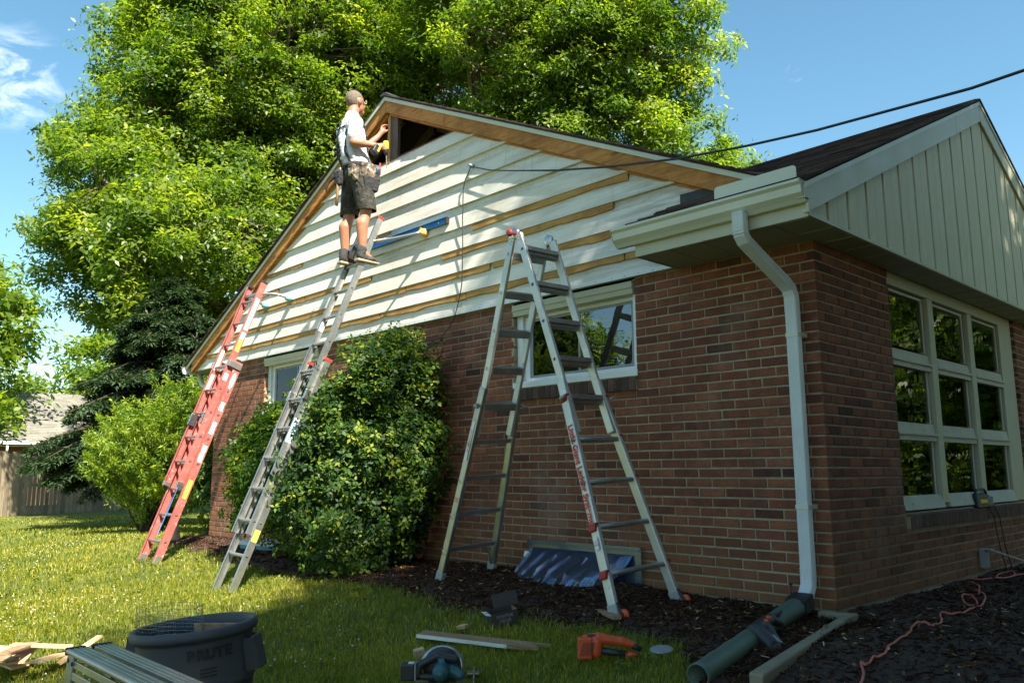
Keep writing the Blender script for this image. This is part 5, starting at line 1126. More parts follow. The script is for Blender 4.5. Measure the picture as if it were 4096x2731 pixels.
for (x_, y_, h_, m_) in ((.20, .14, .10, M_redplastic), (.205, .115, .085, M_blue), (.185, .155, .13, M_redplastic), (.20, .0, .06, M_alu)):
    c = bp_+Vector((x_, y_, -.06)); MB().tube([c, c+Vector((.0, .004, h_))], .009, 8).build('screwdriver', m_, person)
text('Y.2\n  703\n35', .052, M_dark_txt, frame(Vector((-4.69, -.775, 4.37)), (1, -.05, 0), (0, .1, 1)), 'lettering', shirt)
hm = thing('hammer', 'claw hammer hanging from the back of the worker\'s belt', 'hammer', (-4.70, -.74, 3.95))
MB().tube([(-4.70, -.745, 3.95), (-4.70, -.75, 3.80), (-4.70, -.755, 3.58)], [.011, .014, .016], 8).build('handle', wood('hammer handle', (.30, .17, .07), (.42, .26, .12), (.5, .33, .17), axis=2, knots=False), hm)
MB().bar((-4.76, -.745, 3.955), (-4.65, -.745, 3.965), .024, .026).bar((-4.80, -.745, 3.93), (-4.76, -.745, 3.955), .022, .012).build('head', M_steel, hm, .004)
pl = thing('pliers', 'black-handled pliers in the rear pouch of the worker\'s tool belt', 'pliers', (-4.76, -.76, 3.9))
MB().tube([(-4.74, -.77, 3.90), (-4.79, -.80, 3.84), (-4.81, -.82, 3.74)], .008, 6).tube([(-4.75, -.75, 3.90), (-4.82, -.77, 3.86), (-4.86, -.80, 3.78)], .008, 6).build('handle', M_black, pl)
MB().bar((-4.74, -.76, 3.90), (-4.70, -.74, 3.96), .02, .012).build('jaw', M_steel, pl)
# cordless drill pointing down
dr_ = thing('cordless_drill', 'yellow and black cordless drill in the worker\'s right hand, long bit pointing down', 'drill', (-4.33, -.43, 4.2)); hr = V_['haR']
ax_ = Vector((.02, .05, -1)).normalized(); top = hr+Vector((.005, .055, .075))
MB().lathe(top, [(.001, 0), (.026, .004), (.030, .02), (.030, .07), (.026, .09)], 14, 0, ax_).build('motor_housing', M_yellow, dr_)
MB().lathe(top+ax_*.09, [(.027, 0), (.027, .03), (.020, .055), (.008, .062), (.001, .062)], 14, 0, ax_).build('chuck', M_black, dr_)
MB().tube([top+ax_*.15, top+ax_*.30], .0045, 6).build('bit', M_steel, dr_)
gd = Vector((-.05, -.72, -.45)).normalized(); g0 = top+ax_*.045
MB().tube([g0, g0+gd*.06, g0+gd*.12], [.019, .017, .021], 10).build('grip', M_black, dr_)
MB().obox(g0+gd*.145+Vector((0, 0, -.005)), Vector((.032, 0, 0)), Vector((0, .030, -.02)), Vector((0, .022, .045))).build('battery', M_black, dr_, .006)
MB().obox(g0+gd*.125+Vector((0, .012, .0)), Vector((.033, 0, 0)), Vector((0, .010, -.006)), Vector((0, .020, .042))).build('battery_collar', M_yellow, dr_, .004)

# spirit level lying on a lap of the siding
lv = thing('spirit_level', 'long blue spirit level resting on a siding lap behind the standoff arm', 'level', (-4.5, -.075, 3.31))
LX0, LX1 = -5.45, -3.74
MB().box((LX0, -.098, 3.312), (LX1, -.058, 3.318)).box((LX0, -.098, 3.370), (LX1, -.058, 3.376)).box((LX0, -.081, 3.318), (LX1, -.075, 3.370)).build('body', M_blue, lv, .001)
MB().box((LX1, -.099, 3.310), (LX1+.02, -.057, 3.378)).build('end_cap', M_black, lv, .003)
MB().box((LX0-.02, -.099, 3.310), (LX0, -.057, 3.378)).build('end_cap', M_black, lv, .003)
for x_ in (-4.15, -5.1): MB().lathe((x_, -.083, 3.345), [(.012, -.012), (.022, -.012), (.022, .014), (.012, .014)], 18, 0, (0, 1, 0)).build('vial', M_yellow, lv)
MB().box((-4.66, -.083, 3.33), (-4.60, -.082, 3.36)).build('label', M_label_w, lv)
for x_ in (-3.86, -4.48): MB().lathe((x_, -.083, 3.345), [(.001, .002), (.010, .002), (.010, 0)], 12, 0, (0, -1, 0)).build('hole_plug', M_white, lv)

# ------------------------------------------------------------------ fence and neighbouring house
fn = thing('wooden_fence', 'weathered vertical board fence across the back of the lawn', 'fence', (-25.3, 1.0, -.35))
fa, fb = Vector((-24.3, -1.7, 0)), Vector((-28.0, 8.1, 0)); fd = (fb-fa).normalized(); fnm = Vector((fd.y, -fd.x, 0)); Lf = (fb-fa).length; s_ = 0; q = 0
while s_ < Lf:
    w_ = random.uniform(.125, .15); h_ = 1.84-.018*s_+random.uniform(-.03, .03)+(.05 if s_ < 3.6 else 0); c = fa+fd*(s_+w_/2); ln = random.uniform(-.012, .012)
    g = .006 if s_ < 3.6 else .016
    mb = MB(); mb.hexa([c-fd*(w_/2-g)-fnm*.01+Vector((0, 0, -.40)), c+fd*(w_/2-g)-fnm*.01+Vector((0, 0, -.40)), c+fd*(w_/2-g)+fnm*.01+Vector((0, 0, -.40)), c-fd*(w_/2-g)+fnm*.01+Vector((0, 0, -.40)),
                        c-fd*(w_/2-g-ln)-fnm*.01+Vector((0, 0, h_-.35)), c+fd*(w_/2-g+ln)-fnm*.01+Vector((0, 0, h_-.35+random.uniform(-.015, .015))), c+fd*(w_/2-g+ln)+fnm*.01+Vector((0, 0, h_-.35)), c-fd*(w_/2-g-ln)+fnm*.01+Vector((0, 0, h_-.35))], 0, random.random())
    mb.build('fence_board', M_fence, fn); s_ += w_; q += 1
for z_ in (.25, .9, 1.5): MB().bar(fa-fnm*.03+Vector((0, 0, z_-.35)), fb-fnm*.03+Vector((0, 0, z_-.40)), .035, .085).build('rail', M_fence, fn)
for s_ in np.arange(0, Lf, 2.35): c = fa+fd*s_-fnm*.07; MB().box((c.x-.045, c.y-.045, -.5), (c.x+.045, c.y+.045, 1.42)).build('post', M_fence, fn)
nb = thing('neighbour_house', 'low brick house with pale grey shingle roof and white gutter behind the fence', 'house', (-38, 0, -.35))
ex, ez, rx, rz_ = -35.0, 2.17, -39.2, 4.5; sl_ = Vector((rx-ex, 0, rz_-ez)).normalized(); Ls = math.hypot(rx-ex, rz_-ez)
MB().box((-42.6, -9, -.5), (-35.6, 7.2, 2.1)).build('wall', brick_mat('far brick', [(0, (.14, .06, .04)), (1, (.28, .12, .07))], False), nb)
MB().prism([(ex, -9.4, ez), (rx, -9.4, rz_), (2*rx-ex, -9.4, ez), (2*rx-ex+.3, -9.4, ez-.1), (rx, -9.4, rz_-.12), (ex+.0, -9.4, ez-.12)], (0, 17, 0)).build('roof', M_shingle_grey, nb)
mb = MB(); rows = int(Ls/.145)
for r0 in range(rows):
    y_ = -9.4+random.uniform(0, .3)
    while y_ < 7.55:
        wd = random.uniform(.28, .34); o_ = Vector((ex, y_, ez))+sl_*(r0*.145-.02)
        mb.hexa(shg(o_+Vector((0, 0, .004)), (0, 1, 0), sl_, wd-.006, .16, 0), 0, random.random()); y_ += wd
mb.build('shingle', M_shingle_grey, nb)['kind'] = 'stuff'
MB().box((-34.9, -9.4, 2.02), (-35.02, 7.6, 2.15)).build('gutter', M_white, nb, .02)
MB().box((-35.05, -9.4, 1.95), (-35.55, 7.5, 1.98)).build('soffit', M_beige, nb)
MB().tube([(-37.2, 3.3, 3.2), (-37.2, 3.3, 3.75)], .07, 10).build('vent_pipe', M_white, nb); MB().box((-37.0, 3.1, 3.2), (-37.4, 3.5, 3.5)).build('vent_flashing', M_felt, nb)
MB().box((-34.95, 3.05, -.4), (-35.03, 3.13, 2.05)).build('downspout', M_white, nb)
MB().box((-35.62, -1.5, .9), (-35.56, .2, 1.95)).build('window', M_white, nb, .02)

# ------------------------------------------------------------------ cables
an = Vector((-3.36, -.075, 3.81)); s_pts = [(0, 3.80), (.04, 3.785), (.3, 3.675), (.57, 3.59), (1.22, 3.40), (1.83, 3.25), (2.5, 3.11), (3.09, 3.02), (3.6, 2.96), (4.5, 2.895), (5.5, 2.90), (7, 3.05), (9, 3.45), (12, 4.3), (16, 5.7)]
hd_ = Vector((13.36, -.95, 0)).normalized()
wire = MB().tube([(an.x+hd_.x*s, an.y+hd_.y*s-.01, z) for s, z in s_pts], [.006]*4+[.0085]*11, 8)
wire = wire.build('service_cable', M_cable, None, loc=tuple(an)); tag(wire, 'black overhead cable running from the gable across the sky to the right', 'cable')
mb = MB(); mb.lathe((an.x, -.05, an.z), [(.001, -.06), (.016, -.055), (.018, -.035), (.011, -.03), (.018, -.02), (.018, 0)], 12, 0, (0, 1, 0)); k_ = mb.build('cable_anchor', M_grey, None, loc=tuple(an)); tag(k_, 'small grey insulator knob where the black cable meets the siding', 'insulator')
dp = [(-3.36, -.085, 3.80), (-3.40, -.085, 3.745), (-3.445, -.085, 3.69), (-3.475, -.085, 3.60), (-3.485, -.085, 3.3), (-3.480, -.085, 3.085), (-3.484, -.085, 2.85), (-3.49, -.085, 2.66), (-3.51, -.085, 2.57), (-3.565, -.08, 2.43), (-3.62, -.07, 2.34), (-3.70, -.06, 2.265), (-3.84, -.05, 2.18), (-4.02, -.04, 2.145), (-4.187, -.03, 2.15), (-4.4, -.02, 2.19)]
tag(MB().tube(dp, .0055, 6).build('drop_cable', M_cable, None, loc=dp[0]), 'thin black cable hanging down the white siding into the bush', 'cable')

# ------------------------------------------------------------------ small things along the wall
# window well cover: clear blue ribbed bubble
ww = thing('window_well_cover', 'clear bluish plastic window well cover leaning on the wall behind the A-frame ladder', 'window well cover', (-2.08, -.2, -.02))
MB().box((-2.66, -.035, .02), (-1.47, -.030, .295)).box((-2.66, -.055, .27), (-1.47, -.036, .300)).build('back_flange', M_clear, ww, .003)
mb = MB(); nu, nv = 49, 7; vs = []
for i_ in range(nu):
    u = i_/(nu-1); x_t = -2.60+1.06*u; x_b = -2.63+.98*u; rib = .5+.5*math.tanh(6*math.sin(u*2*math.pi*6.5-.6)); dpt = .13+.30*math.sin(math.pi*min(1, max(0, u*.93+.05)))**.6
    for j in range(nv):
        v = j/(nv-1); y_ = -.04-dpt*v; z_ = .235-.215*v**1.15-(.0 if v < .05 else .028*rib*min(1, v*4)*(1-v*.2)); 
        if j == nv-1: z_ = -.015; y_ -= .004
        vs.append((x_t+(x_b-x_t)*v, y_+(.02*rib if j > 4 else 0), z_))
mb.add(vs, [(i_*nv+j, (i_+1)*nv+j, (i_+1)*nv+j+1, i_*nv+j+1) for i_ in range(nu-1) for j in range(nv-1)], 0, 0, False)
wb = mb.build('ribbed_bubble', M_clear, ww); so_ = wb.modifiers.new('solid', 'SOLIDIFY'); so_.thickness = .003
MB().hexa([(-2.655, -.10, .16), (-2.60, -.10, .155), (-2.60, -.095, .155), (-2.655, -.095, .16), (-2.65, -.09, .205), (-2.60, -.09, .20), (-2.60, -.085, .20), (-2.65, -.085, .205)]).build('sticker', M_label_w, ww)
# teal and white fibreglass cover under the holly
tc_ = thing('well_cover', 'teal-edged pale fibreglass cover lying half under the holly bush', 'cover', (-6.7, -.45, -.05))
mb = MB(); c = Vector((-6.72, -.30, 0)); mb.lathe(c, [(.52, -.06), (.54, .04), (.55, .045)], 26); [mb.v.__setitem__(i_, (c.x+(v[0]-c.x)*.85, c.y+(v[1]-c.y)*.55, v[2])) for i_, v in enumerate(mb.v)]; mb.build('rim', M_teal, tc_)
mb = MB(); mb.lathe(c, [(.56, .042), (.565, .06), (.50, .085), (.3, .10), (.001, .105)], 26); mb.v = [(c.x+(v[0]-c.x)*.85, c.y+(v[1]-c.y)*.55, v[2]) for v in mb.v]; mb.build('top', M_plaque, tc_)
# little concrete garden ornament
og = thing('garden_ornament', 'small grey concrete garden ornament with a rusty red star, beside the red ladder foot', 'ornament', (-8.78, -.58, -.05))
MB().lathe((-8.78, -.58, -.05), [(.001, 0), (.075, 0), (.075, .06), (.055, .09), (.05, .16), (.062, .20), (.04, .22), (.001, .22)], 10).build('base', M_concrete, og)
mb = MB()
mb.add([(-8.78, -.60, .38)]+[(-8.78+(.07 if j % 2 else .03)*math.cos(j*math.pi/5+.3), -.585, .32+(.07 if j % 2 else .03)*math.sin(j*math.pi/5+.3)) for j in range(10)], [tuple(range(1, 11))]); mb.tube([(-8.78, -.58, .16), (-8.78, -.58, .32)], .005, 5)
mb.build('rusty_star', plain('rusty red', (.45, .12, .04)), og)
# splash block edging, downspout extension pipe
sb = thing('splash_block', 'rough concrete L-shaped splash edging at the house corner beside the green pipe', 'concrete edging', (.15, -.4, -.04))
MB().hexa([(.125, -.19, -.09), (.175, -.19, -.09), (.40, -1.62, -.14), (.335, -1.62, -.14), (.12, -.19, .022), (.178, -.19, .022), (.405, -1.62, -.035), (.33, -1.62, -.035)]).build('long_rim', M_concrete, sb, .012, 3)
MB().hexa([(-.04, -.12, -.09), (.172, -.08, -.09), (.178, -.186, -.09), (-.04, -.19, -.09), (-.04, -.12, .020), (.170, -.08, .020), (.178, -.186, .020), (-.04, -.185, .020)]).build('short_rim', M_concrete, sb, .012, 3)
pp = thing('drain_pipe', 'green corrugated drain pipe laid from the downspout foot onto the grass', 'pipe', (-.1, -.3, 0))
pa, pb_ = Vector((-.115, -.30, .045)), Vector((.115, -1.70, -.075)); dd = (pb_-pa).normalized(); Lp = (pb_-pa).length
mb = MB(); prof = []
for i_ in range(62): t = Lp*.52*i_/61; prof.append((.055+(.004 if i_ % 2 else -.004), t))
mb.lathe(pa, prof, 20, 0, dd).build('corrugated_section', M_pipe, pp)
mb = MB(); prof = [(.054, Lp*.5)]+[(.055+.0015*math.sin(i_*1.3), Lp*(.52+.48*i_/16)) for i_ in range(17)]+[(.050, Lp), (.050, Lp-.25), (.001, Lp-.26)]; mb.lathe(pa, prof, 20, 0, dd).build('smooth_section', M_pipe, pp)
MB().sweep([(-.064, -.048), (.064, -.048), (.064, .048), (-.064, .048)], [(-.125, -.165, .075), (-.122, -.24, .062), (-.117, -.30, .048)]).build('adapter', M_rubber, pp, .01)
st = thing('stake', 'thin black metal stake with a knob, standing by the downspout', 'stake', (-.235, -.12, -.03)); MB().tube([(-.235, -.12, -.06), (-.235, -.12, .165)], .0035, 6).build('rod', M_rubber, st); MB().lathe((-.235, -.12, .145), [(.001, 0), (.012, .006), (.012, .016), (.001, .022)], 8).build('knob', M_rubber, st)
st = MB().tube([(-.07, -1.21, -.10), (-.068, -1.212, .06)], .003, 6).build('wire_stake', M_rubber, None, loc=(-.07, -1.21, -.1)); tag(st, 'bare thin wire stake pushed in beside the green pipe', 'stake')
# cordless nailer leaning on the pipe
nt = thing('cordless_nailer', 'black cordless nailer with orange buttons leaning over the green pipe', 'nail gun', (.05, -1.0, -.03)); e1 = Vector((-.16, .98, .10)).normalized(); e2 = Vector((.75, .15, -.62)).normalized(); c0 = Vector((.02, -.93, .045))
blob('housing', [(c0+e1*.13, .030, c0-e1*.10, .038), (c0-e1*.02+e2*.03, .04, c0-e1*.06+e2*.14, .026), (c0-e1*.10+e2*.02, .042, c0-e1*.12+e2*.13, .040), (c0+e1*.12+e2*.01, .028, c0+e1*.17+e2*.05, .020)], M_black, nt, .006, 2)
MB().bar(c0-e1*.15+e2*.10, c0-e1*.03+e2*.19, .05, .075).build('battery', M_black, nt, .008); MB().bar(c0+e1*.20+Vector((0, 0, .0)), c0-e1*.12, .018, .05, 0, e2).build('magazine', M_rubber, nt, .005)
MB().bar(c0+e1*.16+e2*.02, c0+e1*.30+e2*.00, .010, .010).build('nose', M_rubber, nt)
for a_, b_ in ((.055, .025), (.0, .03)): MB().lathe(c0+e1*a_+e2*b_+Vector((0, -.012, .040)), [(.016, -.01), (.016, .006), (.010, .011), (.001, .012)], 10, 0, (.1, -.4, 1)).build('button', M_orange, nt)
MB().obox(c0-e1*.09+e2*.13+Vector((.0, 0, .035)), e1*.03, e2*.03, Vector((0, 0, .003))).build('label', M_grey, nt)
# orange extension cords
def cord(name, label, px, r=.0065, z=.0, mat=None, lift=.012):
    pts = [Vector((x_, y_, float(mulch_z(x_, y_))+lift+z)) for x_, y_ in px]; out = []
    for i_ in range(len(pts)-1):
        p0, p1, p2, p3 = pts[max(i_-1, 0)], pts[i_], pts[i_+1], pts[min(i_+2, len(pts)-1)]
        for t in (0, .25, .5, .75): out.append(.5*((2*p1)+(-p0+p2)*t+(2*p0-5*p1+4*p2-p3)*t*t+(-p0+3*p1-3*p2+p3)*t**3))
    out.append(pts[-1]); out = [p+Vector((0, 0, .004*math.sin(i_*1.7))) for i_, p in enumerate(out)]
    tag(MB().tube(out, r, 8).build(name, mat or M_cordred, None, loc=tuple(out[0])), label, 'cord')
cord('orange_cord', 'orange extension cord looping over the dark mulch in the lower right', [(.80, -1.75), (.72, -1.32), (.62, -1.10), (.66, -1.13), (.63, -.98), (.655, -.93), (.62, -.75), (.585, -.48), (.56, -.34), (.49, -.11), (.50, .0), (.57, -.04), (.57, .10), (.47, .38), (.54, .43), (.56, .60), (.49, .98), (.36, 1.28), (.33, 1.20), (.44, .92), (.54, .87), (.46, 1.25), (.33, 1.55), (.26, 1.66)])
cord('orange_cord', 'orange cord lying along the side wall below the nine-pane window', [(.12, 2.02), (.22, 1.90), (.38, 1.38)], .006)
cord('orange_cord', 'orange cord coiled farthest away below the large window', [(-.0+.04, 2.2), (.17, 2.33), (.24, 2.70), (.15, 3.0), (.12, 2.75), (.19, 2.5), (.30, 2.9), (.5, 3.3), (.9, 3.4)], .006)
cord('power_cord', 'dark cord crossing the mulch toward the outlet', [(.9, 3.0), (.45, 3.0), (.20, 3.15), (.12, 3.35), (.10, 3.6)], .005, 0, M_cable)
tag(MB().tube([(.03, 2.75, .17), (.10, 2.72, .19), (.22, 2.9, .12), (.40, 3.2, .02), (.55, 3.35, -.0)], .006, 7).build('power_cord', plain('white cord', (.6, .58, .52)), None, loc=(.03, 2.75, .17)), 'white cord plugged into the outdoor outlet', 'cord')
ou = thing('outdoor_outlet', 'grey outdoor outlet box low on the side wall under the window', 'outlet', (.01, 2.8, .12)); MB().box((.001, 2.68, .04), (.045, 2.80, .20)).build('box', M_grey, ou, .006); MB().box((.046, 2.69, .19), (.09, 2.79, .20)).build('cover_flap', M_grey, ou, .003)
rd_ = thing('battery_charger', 'black and yellow battery charger on the brick sill of the large window', 'charger', (.0, 2.95, .57))
MB().hexa([(-.03, 2.70, .545), (.035, 2.68, .535), (.035, 3.12, .535), (-.03, 3.12, .545), (-.03, 2.74, .66), (.015, 2.73, .64), (.015, 3.06, .64), (-.03, 3.06, .66)]).build('housing', M_black, rd_, .014, 3)
MB().box((.0235, 2.76, .575), (.0375, 2.92, .605)).build('label', M_yellow, rd_, .002); MB().tube([(-.01, 2.76, .655), (-.01, 2.80, .69), (-.01, 3.0, .69), (-.01, 3.05, .655)], .010, 8).build('handle', M_black, rd_)
for k in range(5): MB().box((.018, 2.955+.028*k, .56), (.034, 2.968+.028*k, .625)).build('vent_rib', M_grey, rd_)
for k, (ya, yb, dx) in enumerate(((2.95, 3.02, .10), (3.10, 3.22, .07))): tag(MB().tube([(.03, ya, .55), (.06, ya+.02, .45), (.05+dx*.3, (ya+yb)/2, .2), (.06+dx*.5, yb, -.02)], .005, 6).build('power_cord', M_cable, None, loc=(.03, ya, .55)), ['dark cord hanging from the left end of the sill charger', 'dark cord hanging from the right end of the sill charger'][k], 'cord')
# bit of split wood in the mulch
c = Vector((-1.03, -.96, -.02)); e = Vector((.83, -.50, .03)).normalized(); MB().bar(c-e*.19, c+e*.17, .055, .022).build('wood_scrap', M_wood_old, None, .003, loc=tuple(c)); tag(bpy.context.scene.objects['wood_scrap'], 'split old board lying in the mulch by the ladder foot with the wheel', 'wood scrap')

# ------------------------------------------------------------------ things on the grass
E1_, E2_ = Vector((.692, .722, 0)), Vector((-.722, .692, 0))      # across the view, away from the camera
gz = lambda x_, y_: float(lawn_z(np.array(x_), np.array(y_)))
# long plank with one white edge
z0 = gz(-1.35, -1.8)+.022; pk = thing('plank', 'broken brown plank with a white painted edge lying on the shaded grass', 'plank', (-1.35, -1.78, z0))
A_, B_, C_, D_ = Vector((-1.72, -1.93, z0)), Vector((-.97, -1.76, z0+.01)), Vector((-.93, -1.60, z0+.01)), Vector((-1.79, -1.82, z0)); t_ = Vector((0, 0, .020))
poly = [A_, A_*.6+B_*.4, A_*.25+B_*.75, B_+Vector((0, .01, 0)), B_*.6+C_*.4+Vector((.04, -.01, 0)), B_*.5+C_*.5-Vector((.02, 0, 0)), C_+Vector((.02, 0, 0)), C_*.5+D_*.5, D_]
MB().prism(poly, t_).build('board', M_wood_old, pk); n_ = Vector((.22, -.97, 0))
MB().prism([A_+n_*.003, (A_*.15+B_*.85)+n_*.003, (A_*.15+B_*.85)+n_*.003+t_*1.02, A_+n_*.003+t_*1.02], n_*-.003).build('painted_edge', M_paintedge, pk)
for lb, x_, y_, a_, s_ in (('small pale offcut of wood on the grass beyond the plank', -1.66, -1.62, .4, (.030, .024, .010)), ('small pale wood block on the grass left of the circular saw', -1.43, -2.13, 1.1, (.028, .022, .024))):
    z_ = gz(x_, y_)+.04; o = MB().obox((x_, y_, z_), Vector((math.cos(a_), math.sin(a_), .2))*s_[0], Vector((-math.sin(a_), math.cos(a_), .1))*s_[1], Vector((0, -.3, 1))*s_[2]).build('wood_block', M_wood, None, .002, loc=(x_, y_, z_)); tag(o, lb, 'wood block')
# carton of screws
bx_ = thing('screw_box', 'open black carton of screws lying where the grass meets the mulch', 'box', (-1.55, -1.36, -.08)); o = Vector((-1.56, -1.37, -.045)); bx1 = Vector((.88, -.44, -.05)).normalized(); by1 = Vector((.42, .88, .16)).normalized(); bz1 = bx1.cross(by1)
a_, b_, c_ = .060, .085, .042
def wallp(cc, X_, Y_, Z_, nm, m_): return MB().obox(o+cc, X_, Y_, Z_).build(nm, m_, bx_)
wallp(-bz1*c_, bx1*a_, by1*b_, bz1*.0015, 'bottom', M_carton); wallp(bx1*a_, bx1*.0015, by1*b_, bz1*c_, 'side', M_box); wallp(-bx1*a_, bx1*.0015, by1*b_, bz1*c_, 'side', M_box)
wallp(-by1*b_, bx1*(a_-.002), by1*.0015, bz1*c_, 'end', M_box); wallp(by1*b_, bx1*(a_-.002), by1*.0015, bz1*c_, 'end', M_carton)
wallp(-by1*(b_+.018)+bz1*(c_-.004), bx1*a_, (by1*.95-bz1*.25)*.018, bz1*.001, 'end_flap', M_label_w); wallp(-bx1*(a_+.012)+by1*.05+bz1*(c_+.042), (-bx1*.3+bz1*.95)*.042, by1*(b_+.0), bx1*.001, 'lid_flap', M_box)
text('POSITIVE\nDRIVE', .028, M_grey, frame(o+bx1*(a_+.0028), by1, bz1), 'lettering', bx_)
text('8', .02, M_blue_txt, frame(o-by1*(b_+.018)+bz1*(c_-.0015), bx1, by1), 'lettering', bx_)
for q in range(14):
    p = o+bx1*random.uniform(-.045, .045)+by1*random.uniform(-.07, .07)-bz1*(c_-.012); v = Vector((random.uniform(-1, 1), random.uniform(-1, 1), .2)).normalized()*.018; MB().tube([p-v, p+v], .0022, 5).build('screw', M_steel, bx_)
# circular saw
cz = gz(-.99, -2.36)+.01; C0 = Vector((-.99, -2.36, cz)); sw = thing('circular_saw', 'teal and black cordless circular saw standing on the grass in the foreground', 'saw', tuple(C0))
up = Vector((0, 0, 1)); g0 = C0+E1_*.03+up*.085
mb = MB(); N = 22; vs = []
for rr, dep in ((.100, .016), (.100, -.016), (.074, -.018), (.074, .018)):
    for i_ in range(N+1): t = math.pi*(1.02-i_/N*1.05); vs.append(g0+E1_*math.cos(t)*rr*1.12+up*math.sin(t)*rr+E2_*dep)
mb.add(vs, [(k*(N+1)+i_, k*(N+1)+i_+1, ((k+1) % 4)*(N+1)+i_+1, ((k+1) % 4)*(N+1)+i_) for k in range(4) for i_ in range(N)], 0, 0, True); mb.build('blade_guard', M_alu, sw)
MB().lathe(g0+E2_*.0, [(.001, -.001), (.083, -.001), (.083, .001), (.001, .001)], 30, 0, E2_).build('blade', M_steel, sw)
MB().lathe(g0-E2_*.02, [(.098, -.004), (.076, .012), (.04, .016), (.001, .016)], 24, 0, -E2_).build('guard_cover', M_black, sw)
MB().obox(C0+E1_*.05+up*.012+E2_*.0, E1_*.15, E2_*.07, up*.0022).build('base_plate', M_steel, sw, .001)
MB().obox(C0+E1_*.185+up*.055, E1_*.030, E2_*.028, up*.0022+E1_*.0).build('guide_notch', M_steel, sw)
MB().obox(C0+E1_*.19+up*.045-E2_*.01, E1_*.004, E2_*.040, up*.035).build('front_bracket', M_steel, sw, .002)
blob('motor_housing', [(g0-E2_*.03-up*.0, .045, g0-E2_*.13-up*.005, .040), (g0-E2_*.04+E1_*.05-up*.01, .038, g0-E2_*.06+E1_*.09-up*.03, .026)], M_tealtool, sw, .006, 2)
blob('handle', [(g0-E2_*.05+E1_*.07+up*.045, .022, g0-E2_*.055-E1_*.02+up*.062, .024), (g0-E2_*.055-E1_*.02+up*.062, .022, g0-E2_*.06-E1_*.11+up*.02, .019), (g0-E2_*.06-E1_*.11+up*.02, .02, g0-E2_*.06-E1_*.125-up*.03, .024), (g0-E2_*.06-E1_*.11-up*.035, .017, g0-E2_*.05+E1_*.0-up*.04, .020)], M_black, sw, .006, 2)
MB().tube([g0-E2_*.075+E1_*.0+up*.055, g0-E2_*.08+E1_*.005+up*.02, g0-E2_*.10+E1_*.01-up*.03], [.018, .02, .022], 12).build('front_grip', M_tealtool, sw)
MB().obox(g0-E2_*.06-E1_*.165-up*.010, E1_*.034, E2_*.036, up*.040).build('battery', M_black, sw, .008, 3); MB().obox(g0-E2_*.06-E1_*.150+up*.031, E1_*.014, E2_*.020, up*.001).build('battery_label', M_label_w, sw); MB().obox(g0-E2_*.06-E1_*.127-up*.008, E1_*.004, E2_*.038, up*.042).build('battery_latch', M_grey, sw, .003)
# orange framing nailer
cz = gz(-.5, -1.6)+.01; C0 = Vector((-.505, -1.60, cz)); fnl = thing('framing_nailer', 'orange framing nailer lying on its side on the grass near the mulch edge', 'nail gun', tuple(C0))
blob('housing', [(C0-E1_*.115+up*.035, .042, C0-E1_*.110+up*.085, .040), (C0-E1_*.065+up*.035, .040, C0-E1_*.06+up*.09, .038), (C0-E1_*.05+up*.105, .030, C0+E1_*.07+up*.085, .024), (C0+E1_*.07+up*.088, .026, C0+E1_*.135+up*.070, .019)], M_orange, fnl, .006, 3)
MB().obox(C0-E1_*.122+up*.06-E2_*.025, E1_*.038, E2_*.025, up*.055).build('battery_block', M_orange, fnl, .010, 3)
for k in range(7): MB().bar(C0-E1_*(.150-.009*k)-E2_*.051+up*.025, C0-E1_*(.128-.009*k)-E2_*.051+up*.092, .003, .003).build('vent_slot', M_rubber, fnl)
MB().tube([C0-E1_*.04+up*.045-E2_*.01, C0+E1_*.04+up*.032-E2_*.01, C0+E1_*.10+up*.022-E2_*.01], [.019, .017, .020], 12).build('grip', M_black, fnl)
MB().tube([C0+E1_*.09+up*.022-E2_*.01, C0+E1_*.15+up*.020-E2_*.01], [.021, .014], 10).build('magazine_end', M_orange, fnl)
MB().tube([C0+E1_*.13+up*.07, C0+E1_*.175+up*.045], [.020, .013], 10).build('nose', M_rubber, fnl); MB().obox(C0-E1_*.085+up*.123, E1_*.022, E2_*.022, up*.002).build('label', M_dark_txt, fnl)
text('paslode', .012, M_white, frame(C0-E1_*.085+up*.1262, E1_, E2_), 'lettering', fnl)
# grey disc
o = MB().lathe((-.32, -1.38, -.07), [(.001, .0), (.06, .0), (.062, .004), (.058, .008), (.02, .008), (.001, .008)], 24, 0, (.05, -.15, 1)).build('metal_disc', M_grey, None, loc=(-.32, -1.38, -.07)); tag(o, 'thin grey metal disc on the grass between orange nailer and green pipe', 'disc')

